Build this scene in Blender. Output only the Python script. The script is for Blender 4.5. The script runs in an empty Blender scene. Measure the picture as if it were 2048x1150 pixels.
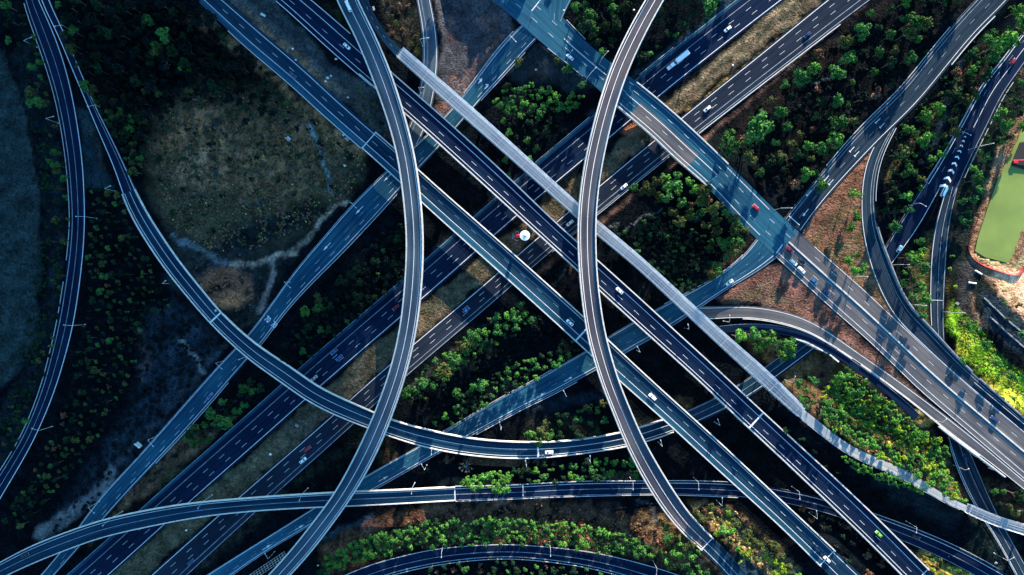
import bpy, bmesh, math, random
import numpy as np
from mathutils import Vector, Matrix
rnd = random.Random(7)
H = 400.0; F = 1440.0
def W(px, py, z=0.0):
    s = (H - z) / F
    return Vector(((px - 1024) * s, (575 - py) * s, z))
TO = {1:(0,0),2:(500,0),3:(1000,0),4:(1500,0),5:(0,380),6:(500,380),7:(1000,380),8:(1500,380),9:(0,760),10:(500,760),11:(1000,760),12:(1500,760)}
def T(k, x, y):
    o = TO[k]; return (o[0] + x / 2.948, o[1] + y / 2.948)
scene = bpy.context.scene
COL = scene.collection
def link(o): COL.objects.link(o); return o
def tag(o, label=None, cat=None, group=None, kind=None):
    if label: o['label'] = label
    if cat: o['category'] = cat
    if group: o['group'] = group
    if kind: o['kind'] = kind
    return o
def empty(name, loc, rz=0.0, sc=1.0):
    o = bpy.data.objects.new(name, None); o.empty_display_size = 0.5
    o.location = loc; o.rotation_euler = (0, 0, rz); o.scale = (sc, sc, sc)
    return link(o)
def copy_tree(o, parent=None):
    c = o.copy(); link(c); c.parent = parent
    for ch in o.children: copy_tree(ch, c)
    return c
# ---------------------------------------------------------------- materials
def mat(name, base, rough=0.8, var=0.25, scale=0.5, col2=None, metal=0.0, spec=0.3, bump=0.0, emit=None):
    m = bpy.data.materials.new(name); m.use_nodes = True
    nt = m.node_tree; b = nt.nodes['Principled BSDF']
    b.inputs['Roughness'].default_value = rough; b.inputs['Metallic'].default_value = metal
    b.inputs['Specular IOR Level'].default_value = spec
    tc = nt.nodes.new('ShaderNodeTexCoord')
    n = nt.nodes.new('ShaderNodeTexNoise'); n.inputs['Scale'].default_value = scale; n.inputs['Detail'].default_value = 5
    nt.links.new(tc.outputs['Object'], n.inputs['Vector'])
    mx = nt.nodes.new('ShaderNodeMix'); mx.data_type = 'RGBA'
    c2 = col2 or tuple(min(1, c * (1 + var)) for c in base); c1 = base if col2 else tuple(c * (1 - var) for c in base)
    mx.inputs['A'].default_value = (*c1, 1); mx.inputs['B'].default_value = (*c2, 1)
    rp = nt.nodes.new('ShaderNodeMapRange'); rp.inputs['From Min'].default_value = .3; rp.inputs['From Max'].default_value = .7
    nt.links.new(n.outputs['Fac'], rp.inputs['Value']); nt.links.new(rp.outputs['Result'], mx.inputs['Factor'])
    nt.links.new(mx.outputs['Result'], b.inputs['Base Color'])
    if bump:
        bp = nt.nodes.new('ShaderNodeBump'); bp.inputs['Strength'].default_value = bump
        nt.links.new(n.outputs['Fac'], bp.inputs['Height']); nt.links.new(bp.outputs['Normal'], b.inputs['Normal'])
    return m
def asphalt(name, base, warm=(1.1, 1.02, .92), streak=.45):
    """UV.x = metres across, UV.y = metres along; worn wheel tracks, patches and fine grain"""
    m = bpy.data.materials.new(name); m.use_nodes = True
    nt = m.node_tree; b = nt.nodes['Principled BSDF']; L = nt.links
    b.inputs['Roughness'].default_value = .95; b.inputs['Specular IOR Level'].default_value = .06
    uv = nt.nodes.new('ShaderNodeUVMap')
    def noise(sx, sy, det, vec=None):
        mp = nt.nodes.new('ShaderNodeMapping'); mp.inputs['Scale'].default_value = (sx, sy, 1)
        L.new(uv.outputs['UV'], mp.inputs['Vector'])
        n = nt.nodes.new('ShaderNodeTexNoise'); n.inputs['Scale'].default_value = 1; n.inputs['Detail'].default_value = det
        L.new(mp.outputs['Vector'], n.inputs['Vector']); return n.outputs['Fac']
    def mixc(f, a, bcol, lo, hi):
        rp = nt.nodes.new('ShaderNodeMapRange'); rp.inputs['From Min'].default_value = lo; rp.inputs['From Max'].default_value = hi
        L.new(f, rp.inputs['Value'])
        mx = nt.nodes.new('ShaderNodeMix'); mx.data_type = 'RGBA'
        L.new(rp.outputs['Result'], mx.inputs['Factor'])
        for inp, v in (('A', a), ('B', bcol)):
            if isinstance(v, tuple): mx.inputs[inp].default_value = (*v, 1)
            else: L.new(v, mx.inputs[inp])
        return mx.outputs['Result']
    lo = tuple(c * (1 - streak * .6) for c in base); hi = tuple(c * (1 + streak) * w for c, w in zip(base, warm))
    c = mixc(noise(.75, .010, 4), lo, hi, .34, .66)
    mul = nt.nodes.new('ShaderNodeMix'); mul.data_type = 'RGBA'; mul.blend_type = 'MULTIPLY'; mul.inputs['Factor'].default_value = 1
    L.new(c, mul.inputs['A']); L.new(mixc(noise(.045, .03, 6), (.66, .7, .76), (1.32, 1.25, 1.14), .36, .64), mul.inputs['B'])
    mul2 = nt.nodes.new('ShaderNodeMix'); mul2.data_type = 'RGBA'; mul2.blend_type = 'MULTIPLY'; mul2.inputs['Factor'].default_value = 1
    L.new(mul.outputs['Result'], mul2.inputs['A']); L.new(mixc(noise(2.2, 2.2, 3), (.86, .86, .86), (1.14, 1.14, 1.14), .35, .65), mul2.inputs['B'])
    L.new(mul2.outputs['Result'], b.inputs['Base Color'])
    return m
M = {}
M['dark'] = asphalt('fresh_dark_asphalt', (.0028, .0105, .034), streak=.5)
M['navy'] = asphalt('dark_asphalt', (.006, .028, .058), streak=.55)
M['mid'] = asphalt('shade_blue_asphalt', (.012, .066, .120), streak=.45)  # blue of the shaded roads put into the asphalt colour
M['light'] = asphalt('sunlit_grey_asphalt', (.072, .080, .092), warm=(1.12, 1.0, .95), streak=.35)  # grey of the sunlit roads, lit counterpart to the shaded blue
M['coal'] = asphalt('charcoal_asphalt', (.009, .0165, .033), warm=(1.3,1.1,1.0), streak=.35)
M['teal'] = asphalt('blue_black_asphalt', (.009, .052, .098), streak=.5)
M['ink'] = asphalt('patched_dark_asphalt', (.009, .022, .041), warm=(1.4,1.15,1.0), streak=.6)
M['steel'] = asphalt('blue_grey_asphalt', (.036, .066, .100), warm=(1.25, 1.05, .95), streak=.3)
M['slate'] = asphalt('slate_grey_asphalt', (.054, .058, .074), warm=(1.12, 1.0, .95), streak=.25)
M['conc'] = mat('pale_concrete', (.56, .54, .51), .85, .18, .35)
M['concd'] = mat('weathered_concrete', (.24, .25, .26), .9, .35, .25)
M['paint'] = mat('road_paint', (.68, .69, .69), .6, .15, .4)
M['paintw'] = mat('worn_road_paint', (.26, .32, .37), .7, .4, .3)
M['paintw2'] = mat('chevron_paint', (.75, .77, .78), .7, .3, .4)
M['galv'] = mat('galvanised_steel', (.55, .58, .6), .45, .12, 1.0, metal=.3)
M['mesh'] = mat('pale_screen_mesh', (.80, .82, .83), .6, .25, .8)
M['meshl'] = mat('faded_screen_mesh', (.62, .67, .70), .6, .3, .4)
M['path'] = asphalt('footpath_concrete', (.27, .32, .37), streak=.2)
M['bark'] = mat('bark', (.09, .07, .055), .9, .3, 2)
M['deadwood'] = mat('bleached_wood', (.3, .27, .24), .9, .3, 1)
M['glass'] = mat('tinted_glass', (.012, .016, .024), .08, .1, 1, spec=.6)
M['rubber'] = mat('tyre_rubber', (.015, .015, .017), .85, .2, 3)
M['alloy'] = mat('alloy_rim', (.45, .46, .48), .35, .1, 3, metal=.7)
M['lampg'] = mat('clear_lamp_glass', (.75, .76, .74), .15, .05, 2, spec=.6)
M['lampr'] = mat('red_lamp_glass', (.4, .01, .01), .2, .1, 2)
for n, c in dict(white=(.92, .92, .92), red=(.42, .012, .03), navy=(.015, .04, .15), black=(.01, .012, .018), blue=(.03, .12, .30),
                 skyblue=(.12, .35, .62), lime=(.22, .55, .06), silver=(.42, .45, .48), yellow=(.75, .62, .01), darkred=(.22, .008, .025)).items():
    M['car_' + n] = mat('car_paint_' + n, c, .28, .05, 1.0, spec=.5)
M['redsteel'] = mat('red_painted_steel', (.55, .02, .04), .45, .15, .6)
M['whitefab'] = mat('white_canopy_fabric', (.82, .83, .84), .6, .06, 1.5)
M['redmesh'] = mat('red_safety_mesh', (.42, .03, .05), .8, .35, .5)
def leafmat(name, c, var=.45):
    m = mat(name, c, .9, var, .35, spec=.06); nt = m.node_tree; b = nt.nodes['Principled BSDF']
    oi = nt.nodes.new('ShaderNodeObjectInfo'); hs = nt.nodes.new('ShaderNodeHueSaturation')
    rp = nt.nodes.new('ShaderNodeMapRange'); rp.inputs['To Min'].default_value = .6; rp.inputs['To Max'].default_value = 1.35
    nt.links.new(oi.outputs['Random'], rp.inputs['Value']); nt.links.new(rp.outputs['Result'], hs.inputs['Value'])
    src = b.inputs['Base Color'].links[0].from_socket
    nt.links.new(src, hs.inputs['Color']); nt.links.new(hs.outputs['Color'], b.inputs['Base Color'])
    return m
LEAF = {'bright': leafmat('fresh_green_leaves', (.062, .185, .030)), 'green': leafmat('mid_green_leaves', (.034, .115, .028)),
        'olive': leafmat('olive_leaves', (.052, .070, .022)), 'dull': leafmat('dull_green_leaves', (.010, .030, .014)),
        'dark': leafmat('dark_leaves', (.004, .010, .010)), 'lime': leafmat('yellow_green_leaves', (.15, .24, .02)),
        'brown': leafmat('dry_brown_foliage', (.17, .09, .055)), 'grey': leafmat('grey_green_leaves', (.06, .08, .08)),
        'straw': leafmat('straw_coloured_brush', (.42, .31, .12))}
TONE = {'bright': 'bright green', 'green': 'mid green', 'olive': 'olive', 'dull': 'dull green', 'dark': 'very dark', 'lime': 'yellow-green', 'brown': 'dry brown', 'grey': 'grey-green', 'straw': 'straw-coloured'}
# ---------------------------------------------------------------- mesh builder
class MB:
    def __init__(s): s.v = []; s.f = []; s.m = []; s.uv = []
    def quad(s, a, b, c, d, mi=0, uv=None):
        i = len(s.v); s.v += [tuple(a), tuple(b), tuple(c), tuple(d)]; s.f.append((i, i+1, i+2, i+3)); s.m.append(mi)
        s.uv += list(uv) if uv else [(p[0], p[1]) for p in (a, b, c, d)]
    def poly(s, pts, mi=0):
        i = len(s.v); s.v += [tuple(p) for p in pts]; s.f.append(tuple(range(i, i+len(pts)))); s.m.append(mi); s.uv += [(p[0], p[1]) for p in pts]
    def prism(s, pts, z0, z1, mi=0):
        """pts counter-clockwise 2D; capped"""
        s.poly([(p[0], p[1], z1) for p in pts], mi); s.poly([(p[0], p[1], z0) for p in reversed(pts)], mi)
        n = len(pts)
        for i in range(n):
            a = pts[i]; b = pts[(i+1) % n]; s.quad((a[0], a[1], z0), (b[0], b[1], z0), (b[0], b[1], z1), (a[0], a[1], z1), mi)
    def box(s, c, size, rz=0.0, mi=0):
        x, y, z = size[0]/2, size[1]/2, size[2]/2; cs, sn = math.cos(rz), math.sin(rz)
        pts = [(c[0]+dx*cs-dy*sn, c[1]+dx*sn+dy*cs) for dx, dy in ((-x,-y),(x,-y),(x,y),(-x,y))]
        s.prism(pts, c[2]-z, c[2]+z, mi)
    def tube(s, p0, p1, r0, r1=None, n=8, mi=0):
        r1 = r0 if r1 is None else r1; p0 = Vector(p0); p1 = Vector(p1); d = (p1-p0).normalized()
        u = d.orthogonal().normalized(); w = d.cross(u)
        A = [p0+(u*math.cos(t)+w*math.sin(t))*r0 for t in [2*math.pi*k/n for k in range(n)]]
        B = [p1+(u*math.cos(t)+w*math.sin(t))*r1 for t in [2*math.pi*k/n for k in range(n)]]
        for k in range(n): s.quad(A[k], A[(k+1)%n], B[(k+1)%n], B[k], mi)
        s.poly(list(reversed(A)), mi); s.poly(B, mi)
    def build(s, name, mats, parent=None, smooth=False):
        me = bpy.data.meshes.new(name); me.from_pydata(s.v, [], s.f)
        for mm in (mats if isinstance(mats, (list, tuple)) else [mats]): me.materials.append(mm)
        me.polygons.foreach_set('material_index', s.m)
        l = me.uv_layers.new(name='UVMap'); l.data.foreach_set('uv', [c for p in s.uv for c in p])
        if smooth: me.polygons.foreach_set('use_smooth', [True]*len(s.f))
        me.update(); o = bpy.data.objects.new(name, me); link(o)
        if parent: o.parent = parent
        return o
# ---------------------------------------------------------------- paths
def catmull(P, n=12):
    P = np.array(P, float); Q = np.vstack([2*P[0]-P[1], P, 2*P[-1]-P[-2]]); out = []
    for i in range(1, len(Q)-2):
        p0, p1, p2, p3 = Q[i-1], Q[i], Q[i+1], Q[i+2]
        for k in range(n):
            t = k/n; out.append(.5*((2*p1)+(-p0+p2)*t+(2*p0-5*p1+4*p2-p3)*t*t+(-p0+3*p1-3*p2+p3)*t**3))
    out.append(P[-1]); return np.array(out)
def resamp(P, step):
    d = np.linalg.norm(np.diff(P[:, :2], axis=0), axis=1); s = np.concatenate([[0], np.cumsum(d)])
    n = max(2, int(s[-1]/step)); t = np.linspace(0, s[-1], n+1)
    return np.stack([np.interp(t, s, P[:, k]) for k in range(P.shape[1])], 1)
def smooth(a, it):
    a = a.copy()
    for _ in range(it):
        b = a.copy(); b[1:-1] = .25*a[:-2]+.5*a[1:-1]+.25*a[2:]; a = b
    return a
class Path: pass
def mkpath(name, Lp, Rp, z, it=14, step=3.0):
    n = len(Lp); zz = [z]*n if not isinstance(z, (list, tuple)) else list(z)
    A = np.array([W(p[0], p[1], h) for p, h in zip(Lp, zz)]); B = np.array([W(p[0], p[1], h) for p, h in zip(Rp, zz)])
    D = catmull(np.hstack([A, B]), 14)
    C = (D[:, :3]+D[:, 3:])/2
    D = resamp(np.hstack([C, D]), step); C = D[:, :3]; Lq = D[:, 3:6]; Rq = D[:, 6:9]
    C = smooth(C, it)
    def normal(C):
        t = np.gradient(C[:, :2], axis=0); t /= np.linalg.norm(t, axis=1)[:, None]; return np.stack([t[:, 1], -t[:, 0]], 1)
    nn = smooth(normal(C), 6); nn /= np.linalg.norm(nn, axis=1)[:, None]
    w = np.abs(np.sum((Rq-Lq)[:, :2]*nn, 1))/2; w = smooth(w, it*2)
    if np.sum((Rq-Lq)[:, :2]*nn) < 0: nn = -nn
    p = Path(); p.name = name; p.C = C; p.n = nn; p.w = w; p.side = 1
    p.s = np.concatenate([[0], np.cumsum(np.linalg.norm(np.diff(C[:, :2], axis=0), axis=1))])
    p.z = C[:, 2]
    return p
def sub(p, i0, i1):
    q = Path(); q.name = p.name
    for k in ('C', 'n', 'w', 's', 'z'): setattr(q, k, getattr(p, k)[i0:i1+1])
    return q
def at(p, s):
    s = min(max(s, p.s[0]), p.s[-1])
    C = [np.interp(s, p.s, p.C[:, k]) for k in range(3)]; n = [np.interp(s, p.s, p.n[:, k]) for k in range(2)]
    return np.array(C), np.array(n), float(np.interp(s, p.s, p.w))
def near(p, px, py):
    """nearest station of the path to a pixel: (index, s, signed lateral metres)"""
    q = np.array([[(px-1024)*(H-z)/F, (575-py)*(H-z)/F] for z in p.z]); d = q-p.C[:, :2]
    i = int(np.argmin(np.sum(d*d, 1))); return i, p.s[i], float(np.dot(d[i], p.n[i]))
def prof(mb, p, pr, mi=0, closed=True, mis=None, zf=None):
    """sweep a profile [(u, m, dz)...] along the path; position = C + n*(u*w+m), z+dz"""
    N = len(p.C); k = len(pr); P = np.zeros((N, k, 3)); off = np.zeros((N, k))
    for j, (u, m, dz) in enumerate(pr):
        o = u*p.w+m; off[:, j] = o
        P[:, j, 0] = p.C[:, 0]+p.n[:, 0]*o; P[:, j, 1] = p.C[:, 1]+p.n[:, 1]*o; P[:, j, 2] = p.z+dz
    rng = range(k if closed else k-1)
    for i in range(N-1):
        for j in rng:
            j2 = (j+1) % k
            mb.quad(P[i, j], P[i+1, j], P[i+1, j2], P[i, j2], mis[j] if mis else mi,
                    [(off[i, j], p.s[i]), (off[i+1, j], p.s[i+1]), (off[i+1, j2], p.s[i+1]), (off[i, j2], p.s[i])])
    if closed:
        mb.poly([P[0, j] for j in range(k)], mi); mb.poly([P[-1, j] for j in reversed(range(k))], mi)
def stripe(mb, p, u, m=0.0, wd=.25, dz=.03, mi=0, s0=None, s1=None):
    q = p
    if s0 is not None:
        i0 = int(np.searchsorted(p.s, s0)); i1 = int(np.searchsorted(p.s, s1)); q = sub(p, max(0, i0), min(len(p.s)-1, i1))
        if len(q.C) < 2: return
    prof(mb, q, [(u, m-wd/2, dz), (u, m+wd/2, dz)], mi, closed=False)
def dashes(mb, p, u, m=0.0, wd=.15, ln=3.7, gap=12.0, dz=.03, ph=0.0, mi=0):
    s = p.s[0]+ph
    while s+ln < p.s[-1]:
        a, na, wa = at(p, s); b, nb, wb = at(p, s+ln); oa = u*wa+m; ob = u*wb+m
        mb.quad((a[0]+na[0]*(oa-wd/2), a[1]+na[1]*(oa-wd/2), a[2]+dz), (b[0]+nb[0]*(ob-wd/2), b[1]+nb[1]*(ob-wd/2), b[2]+dz),
                (b[0]+nb[0]*(ob+wd/2), b[1]+nb[1]*(ob+wd/2), b[2]+dz), (a[0]+na[0]*(oa+wd/2), a[1]+na[1]*(oa+wd/2), a[2]+dz), mi)
        s += gap
def arrow(mb, p, px, py, rev=False, dz=.03, kind='s'):
    i, s, lat = near(p, px, py); C = p.C[i]; n = p.n[i]; t = np.array([-n[1], n[0]])
    if rev: t = -t
    def P(a, b): return (C[0]+n[0]*(lat+b)+t[0]*a, C[1]+n[1]*(lat+b)+t[1]*a, C[2]+dz)
    mb.quad(P(-3.0, -.16), P(-3.0, .16), P(.3, .16), P(.3, -.16), 0)
    mb.poly([P(.3, -.62), P(.3, .62), P(3.2, 0)], 0)
    if kind == 'l':
        mb.quad(P(-.6, -.2), P(-.1, -.2), P(.9, -1.3), P(.3, -1.3), 0)
SHADE_EDGE = -75; EXPO = 2.0
# ---------------------------------------------------------------- traced roads
def tt(k, *xy): return [T(k, x, y) for x, y in xy]
PA = mkpath('A', [(658,-40),(672,0),(708,68),(736,136),(761,200),(781.5,262),(797,326),(805,390),(809,424),(813,482),(811,533),(807,590),(798.5,661),(783,729),(771,767),(748,828),(714,902),(666,991),(615,1058),(568,1116),(537,1150),(500,1190)],
            [(702,-40),(715,0),(746,61),(779,136),(798,193),(817,258),(831,318),(841,390),(844,417),(847,482),(846,533),(842,594),(831,672),(815,739),(807,767),(783,836),(753,909),(710,984),(663,1052),(619,1109),(580,1150),(545,1190)],
            [12,12,12.5,13,14,14.5,15,15,15,15,15,15,15,15,15,15,14.5,14,13.5,13,12.5,12])
PB = mkpath('B', [(1313,-40),(1292,0),(1268,37),(1248,78),(1225,125),(1207,176),(1190,234),(1175,295),(1164.5,346),(1160,390),(1156,414),(1155,482),(1158,543),(1163.5,600),(1173,668),(1185,712),(1203,770),(1224,821),(1246,879),(1278,943),(1319,1011),(1359,1062),(1407,1102),(1451,1150),(1490,1190)],
            [(1350,-40),(1328,0),(1307,37),(1285,80),(1262,129),(1244,176),(1227,229),(1211,298),(1200,353),(1196,390),(1193,414),(1192,482),(1194,543),(1200,600),(1210,664),(1222,709),(1239,766),(1263,824),(1287,879),(1317,932),(1356,994),(1400,1052),(1441,1089),(1497,1150),(1535,1190)],
            [12,12.5,13,13.5,14,14.5,15,15,15,15,15,15,15,15,15,15,14.5,14,13,12,10.5,9,8.2,7.5,7])
PC = mkpath('C', [(345,-42),(393,0),(458,64),(520,119),(561,148),(632,217),(683,261),(725,297),(771,338),(842,404),(910,466),(1020,563),(1068,607),(1135,668),(1183,712),(1237,762),(1295,811),(1366,875),(1441,946),(1500,999),(1568,1060),(1639,1131),(1656,1150),(1700,1194)],
            [(398,-42),(452,0),(508,50),(574,105),(622,146),(672,195),(720,237),(756,268),(800,305),(876,375),(938,428),(1020,501),(1064,540),(1136,604),(1180,645),(1234,696),(1302,760),(1370,821),(1446,889),(1500,942),(1585,1021),(1670,1101),(1722,1150),(1768,1194)],
            8.0, it=40)
PD = mkpath('D', [(500,-42),(554,0),(615,58),(670,109),(751,176),(809,227),(883,293),(975,378),(1068,461),(1154,541),(1203,586),(1271,648),(1339,709),(1407,770),(1500,860),(1568,922),(1636,987),(1737,1084),(1802,1150),(1845,1194)],
            [(565,-42),(620,0),(663,37),(710,76),(781,144),(860,210),(941,284),(1020,355),(1102,437),(1193,517),(1225,547),(1271,587),(1339,651),(1407,712),(1500,799),(1568,862),(1636,924),(1737,1018),(1868,1150),(1915,1194)],
            8.0, it=40)
PE1 = mkpath('E', [(905,-60),(960,-20),(1020,29),(1074,78),(1123,115),(1177,160),(1237,217),(1292,261),(1346,315),(1412,370),(1454,417),(1505,470),(1551,513)],
             [(1010,-68),(1062,-24),(1095,2),(1130,38),(1172,84),(1223,127),(1290,176),(1359,236),(1400,272),(1450,322),(1505,375),(1560,430),(1603,468)], 7.0, it=10)
PE2 = mkpath('E', [(1548,511),(1612,570),(1670,624),(1737,682),(1805,746),(1866,806),(1920,850),(1980,900),(2060,968),(2120,1018)],
             [(1600,466),(1652,513),(1703,556),(1745,596),(1785,633),(1840,684),(1890,731),(1940,774),(2060,874),(2120,924)], 7.0)
PR = mkpath('R', tt(4,(835,715),(770,790),(720,870),(680,960),(660,1080))+tt(8,(655,100),(665,250),(690,380),(730,520),(790,640),(840,740),(960,860),(1100,990),(1280,1150))+[(2060,876),(2120,926)],
            [(1797,243),(1783,270),(1771,292),(1757,325),(1749,373)]+tt(8,(728,50),(742,200),(790,330),(850,480),(900,620),(970,720),(1080,820),(1200,960),(1310,1070))+[(2060,845),(2120,890)],
            [4,4.5,5,5.5,6,6.3,6.6,7,7,7,7,7,7,7,7,7])
PQ = mkpath('Q', [(2000,-60)]+tt(4,(1330,0),(1180,160),(1000,380),(850,560),(640,760),(450,980),(340,1120))+[(1566,440)],
            [(2070,-60),(2019,0),(1975,41),(1901,128),(1846,197),(1766,276),(1695,350),(1645,405),(1606,460)],
            [3,3,3,3.2,3.8,5,6,6.7,7])
PST = mkpath('ST', [(2110,-10)]+tt(4,(1616,180),(1530,310),(1400,440),(1330,570),(1230,750),(1130,930))+[(1846,375)],
             [(2120,40)]+tt(4,(1616,370),(1540,480),(1460,600),(1390,760),(1320,900),(1240,1060))+[(1914,385)], 0.6)
PS = mkpath('S', [(1849,368),(1834,387),(1812,424),(1791,458),(1771,495),(1755,520)], [(1884,372),(1870,397),(1839,454),(1805,502),(1781,533),(1762,558)], [.6,.6,.4,.2,0,0])
PTW = mkpath('T', [(1893,372),(1876,431),(1866,465),(1861,516),(1859,583),(1861,651),(1868,710),(1878,790),(1893,870),(1924,963),(1951,1011),(1992,1075),(2032,1150),(2055,1195)],
             [(1916,374),(1903,424),(1895,482),(1891,549),(1888,617),(1888,671),(1895,740),(1908,810),(1927,872),(1962,950),(1987,1011),(2022,1079),(2062,1150),(2085,1195)], [.6,.4,.2]+[0.0]*11)
PG0 = mkpath('G', [(68,-50),(80,0),(108,54),(142,136),(176,214),(203,281),(231,343),(242,388),(271,448),(305,502),(339,550),(380,600),(420,646),(475,699),(520,736),(573,772),(602,794),(663,828),(734,857),(768,868),(822,887),(890,904),(958,914),(1020,918),(1078,918),(1152,911),(1244,896),(1292,885),(1346,867),(1400,845),(1454,819),(1500,795),(1547,762),(1590,730),(1640,692)],
            [(84,-50),(97,0),(130,68),(159,136),(188,207),(217,261),(253,339),(274,385),(292,421),(322,468),(356,519),(400,573),(441,624),(488,668),(520,694),(568,723),(630,770),(652,781),(697,802),(747,826),(785,840),(839,855),(900,870),(958,879),(1020,883),(1078,885),(1152,880),(1234,866),(1278,854),(1339,836),(1373,822),(1431,796),(1480,768),(1530,733),(1600,682)],
            [1,1.5,2,3,4,5,5.8,6.3,6.8,7.2,7.6,8,8,8,8,8,8,8,8,8,8,8,8,7.8,7.4,6,4.4,3.4,2.4,1.4,.6,0,0,0,0])
PH = mkpath('H', [(-40,1146),(0,1125),(51,1096),(119,1069),(203,1040),(288,1021),(390,1005),(520,994),(602,988),(666,984.5),(710,982),(805,979),(912,973),(1000,972),(1078,968),(1169,963),(1298,963),(1373,962),(1464,965),(1537,973),(1642,994),(1747,1028),(1839,1062),(1924,1099),(1998,1140),(2070,1180)],
            [(-30,1172),(13,1151),(68,1126),(136,1099),(203,1075),(305,1052),(407,1033),(520,1021),(646,1014),(675,1013),(710,1012),(805,1007),(912,1001),(1020,997),(1078,994),(1169,991),(1298,988),(1373,989),(1464,993),(1530,999),(1635,1021),(1735,1055),(1820,1088),(1907,1128),(1985,1172),(2050,1212)],
            [7.5,7.5,7.5,7.5,7.5,7.5,7.5,7.5,7.5,7.5,7.5,7.5,7.3,6,4.5,3,1.2,.6,.2,0,0,0,0,0,0,0])
PI = mkpath('I', [(38,-50),(47,0),(70,68),(95,136),(114,203),(127,271),(136,339),(139,390),(143,431),(138,499),(129,566),(116,644),(102,705),(85,770),(64,828),(38,885),(-3,950),(-35,1000)],
            [(58,-50),(77,0),(109,68),(132,136),(149,210),(161,288),(167,339),(169,390),(170,431),(168,492),(160,566),(147,651),(131,712),(114,770),(93,824),(69,879),(35,940),(0,999)], [1]*3+[1.0]*15)
PL = mkpath('L', [(1043,50),(1020,72),(1000,112-20),(924,197),(887,233),(836,288),(771,341),(731,383),(700,411),(650,471),(602,526),(551,597),(498,668),(448,719),(402,770),(339,841),(271,919),(203,991),(159,1048),(122,1103),(81,1150),(40,1200)],
            [(1074,78),(1052,98),(1020,139),(956,203),(913,258),(876,297),(806,373),(771,412),(739,448),(684,505),(620,570),(563,631),(520,692),(492,722),(452,770),(390,841),(306,930),(238,1004),(204,1042),(160,1092),(109,1150),(65,1200)],
            [6.8,5,3.5,1.8,.9,.3]+[0]*16, it=16)
PN = mkpath('N', [(824,-50),(832,0),(841,41),(845,85),(845,127),(838,183),(826,235),(800,285),(770,330)], [(852,-50),(861,0),(871,44),(877,90),(875,150),(866,208),(852,255),(832,300),(805,345)], [2,2,1.6,1.2,.8,.5,.3,.1,0])
PM = mkpath('M', [(1512,478),(1488,512),(1444,548),(1393,577),(1316,614),(1264,645),(1217,672),(1169,704),(1110,735),(1054,770),(1000,796),(890,862),(839,892),(737,948),(622,1019),(500,1096),(414,1150),(360,1185)],
            [(1553,516),(1520,540),(1461,573),(1407,611),(1302,680),(1251,706),(1230,720),(1193,740),(1160,758),(1115,782),(1068,804),(941,872),(883,904),(781,963),(650,1035),(534,1103),(468,1150),(415,1188)],
            [7,6.5,5.5,4,2.2,1.4,.9,.5,.2]+[0]*9, it=12)
PU = mkpath('U', [(1384,612),(1404,615),(1441,612),(1480,611),(1520,612),(1547,617),(1602,631),(1652,658),(1703,695),(1758,733),(1812,771),(1866,812),(1920,852),(1980,902),(2060,970),(2120,1020)],
            [(1384,640),(1400,641),(1430,637),(1475,635),(1520,636),(1554,644),(1598,655),(1642,675),(1693,709),(1744,743),(1800,786),(1848,822),(1893,862),(1958,908),(2040,972),(2100,1022)],
            [3,3.4,4.4,5.5,6.2,6.8]+[7]*10)
PY = mkpath('Y', [(1440,652),(1490,645),(1540,649),(1596,657),(1650,682),(1702,718),(1763,762),(1813,803),(1840,830)],
            [(1440,665),(1490,664),(1540,665),(1592,673),(1640,693),(1692,727),(1750,769),(1800,811),(1826,838)], [3.5,5,6,6.6,6.9,7,7,7,7])
PV = mkpath('V', [(640,1172),(720,1136),(788,1116),(856,1099),(941,1091),(1020,1088),(1102,1094),(1203,1107),(1312,1135),(1385,1160),(1450,1190)],
            [(690,1187),(771,1150),(839,1133),(880,1126),(950,1117),(1020,1114),(1085,1119),(1170,1131),(1244,1150),(1320,1175),(1380,1205)], 0.8)
k1 = [(1560,-68),(1471,0),(1346,98),(1275,155),(1187,230),(1073,325),(982,402),(900,474),(849,520),(703,645),(592,741),(500,824),(424,890),(300,1000),(230,1064),(125,1157),(80,1196)]
PK1 = mkpath('K1', k1, [(x+38, y+45) for x, y in k1], 0.0, it=60)
k2 = [(1738,-68),(1652,-2),(1520,107),(1363,233),(1200,368),(1137,421),(1032,509),(995,545),(829,684),(734,765),(669,825),(500,972),(437,1027),(303,1147),(255,1190)]
e2 = [42,41,36,33,31,30,29,29,30,31,32,34,36,38,40]
PK2 = mkpath('K2', k2, [(x+d*.78+3, y+d*.97+3) for (x, y), d in zip(k2, e2)], 0.0, it=60)
PP = mkpath('P', [(700,-50),(717,-10),(734,37),(750,66),(771,90),(792,112)], [(722,-50),(734,0),(751,37),(764,58),(778,78),(804,101)], [9]*6)
PFA = mkpath('F', [(792,113),(828,145),(870,185),(913,223),(957,261),(1000,300),(1044,338),(1101,389),(1156,439),(1193,471),(1258,522),(1319,579),(1373,630),(1441,694),(1520,767),(1561,807),(1594,833)],
             [(806,100),(843,132),(880,163),(917,196),(957,231),(1000,270),(1060,325),(1128,387),(1175,429),(1206,456),(1271,509),(1356,587),(1421,648),(1475,695),(1551,760),(1581,790),(1606,818)], 9.0, it=30)
PFB = mkpath('F', [(1594,831),(1636,865),(1680,899),(1720,921),(1781,945),(1839,977),(1883,1001),(1928,1022)], [(1606,818),(1646,848),(1683,882),(1737,909),(1805,936),(1853,963),(1890,994),(1934,1011)], [9,8.6,8.2,8,8,8,8.3,8.6])
PFC = mkpath('F', [(1927,1023),(1975,1046),(2048,1069),(2110,1085)], [(1938,1008),(1985,1029),(2048,1048),(2115,1066)], 8.6)
PX = mkpath('X', [(1075,-60),(1084,-20),(1090,10),(1100,40)], [(1172,-60),(1155,-15),(1128,12),(1122,44)], 7.0)

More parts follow.
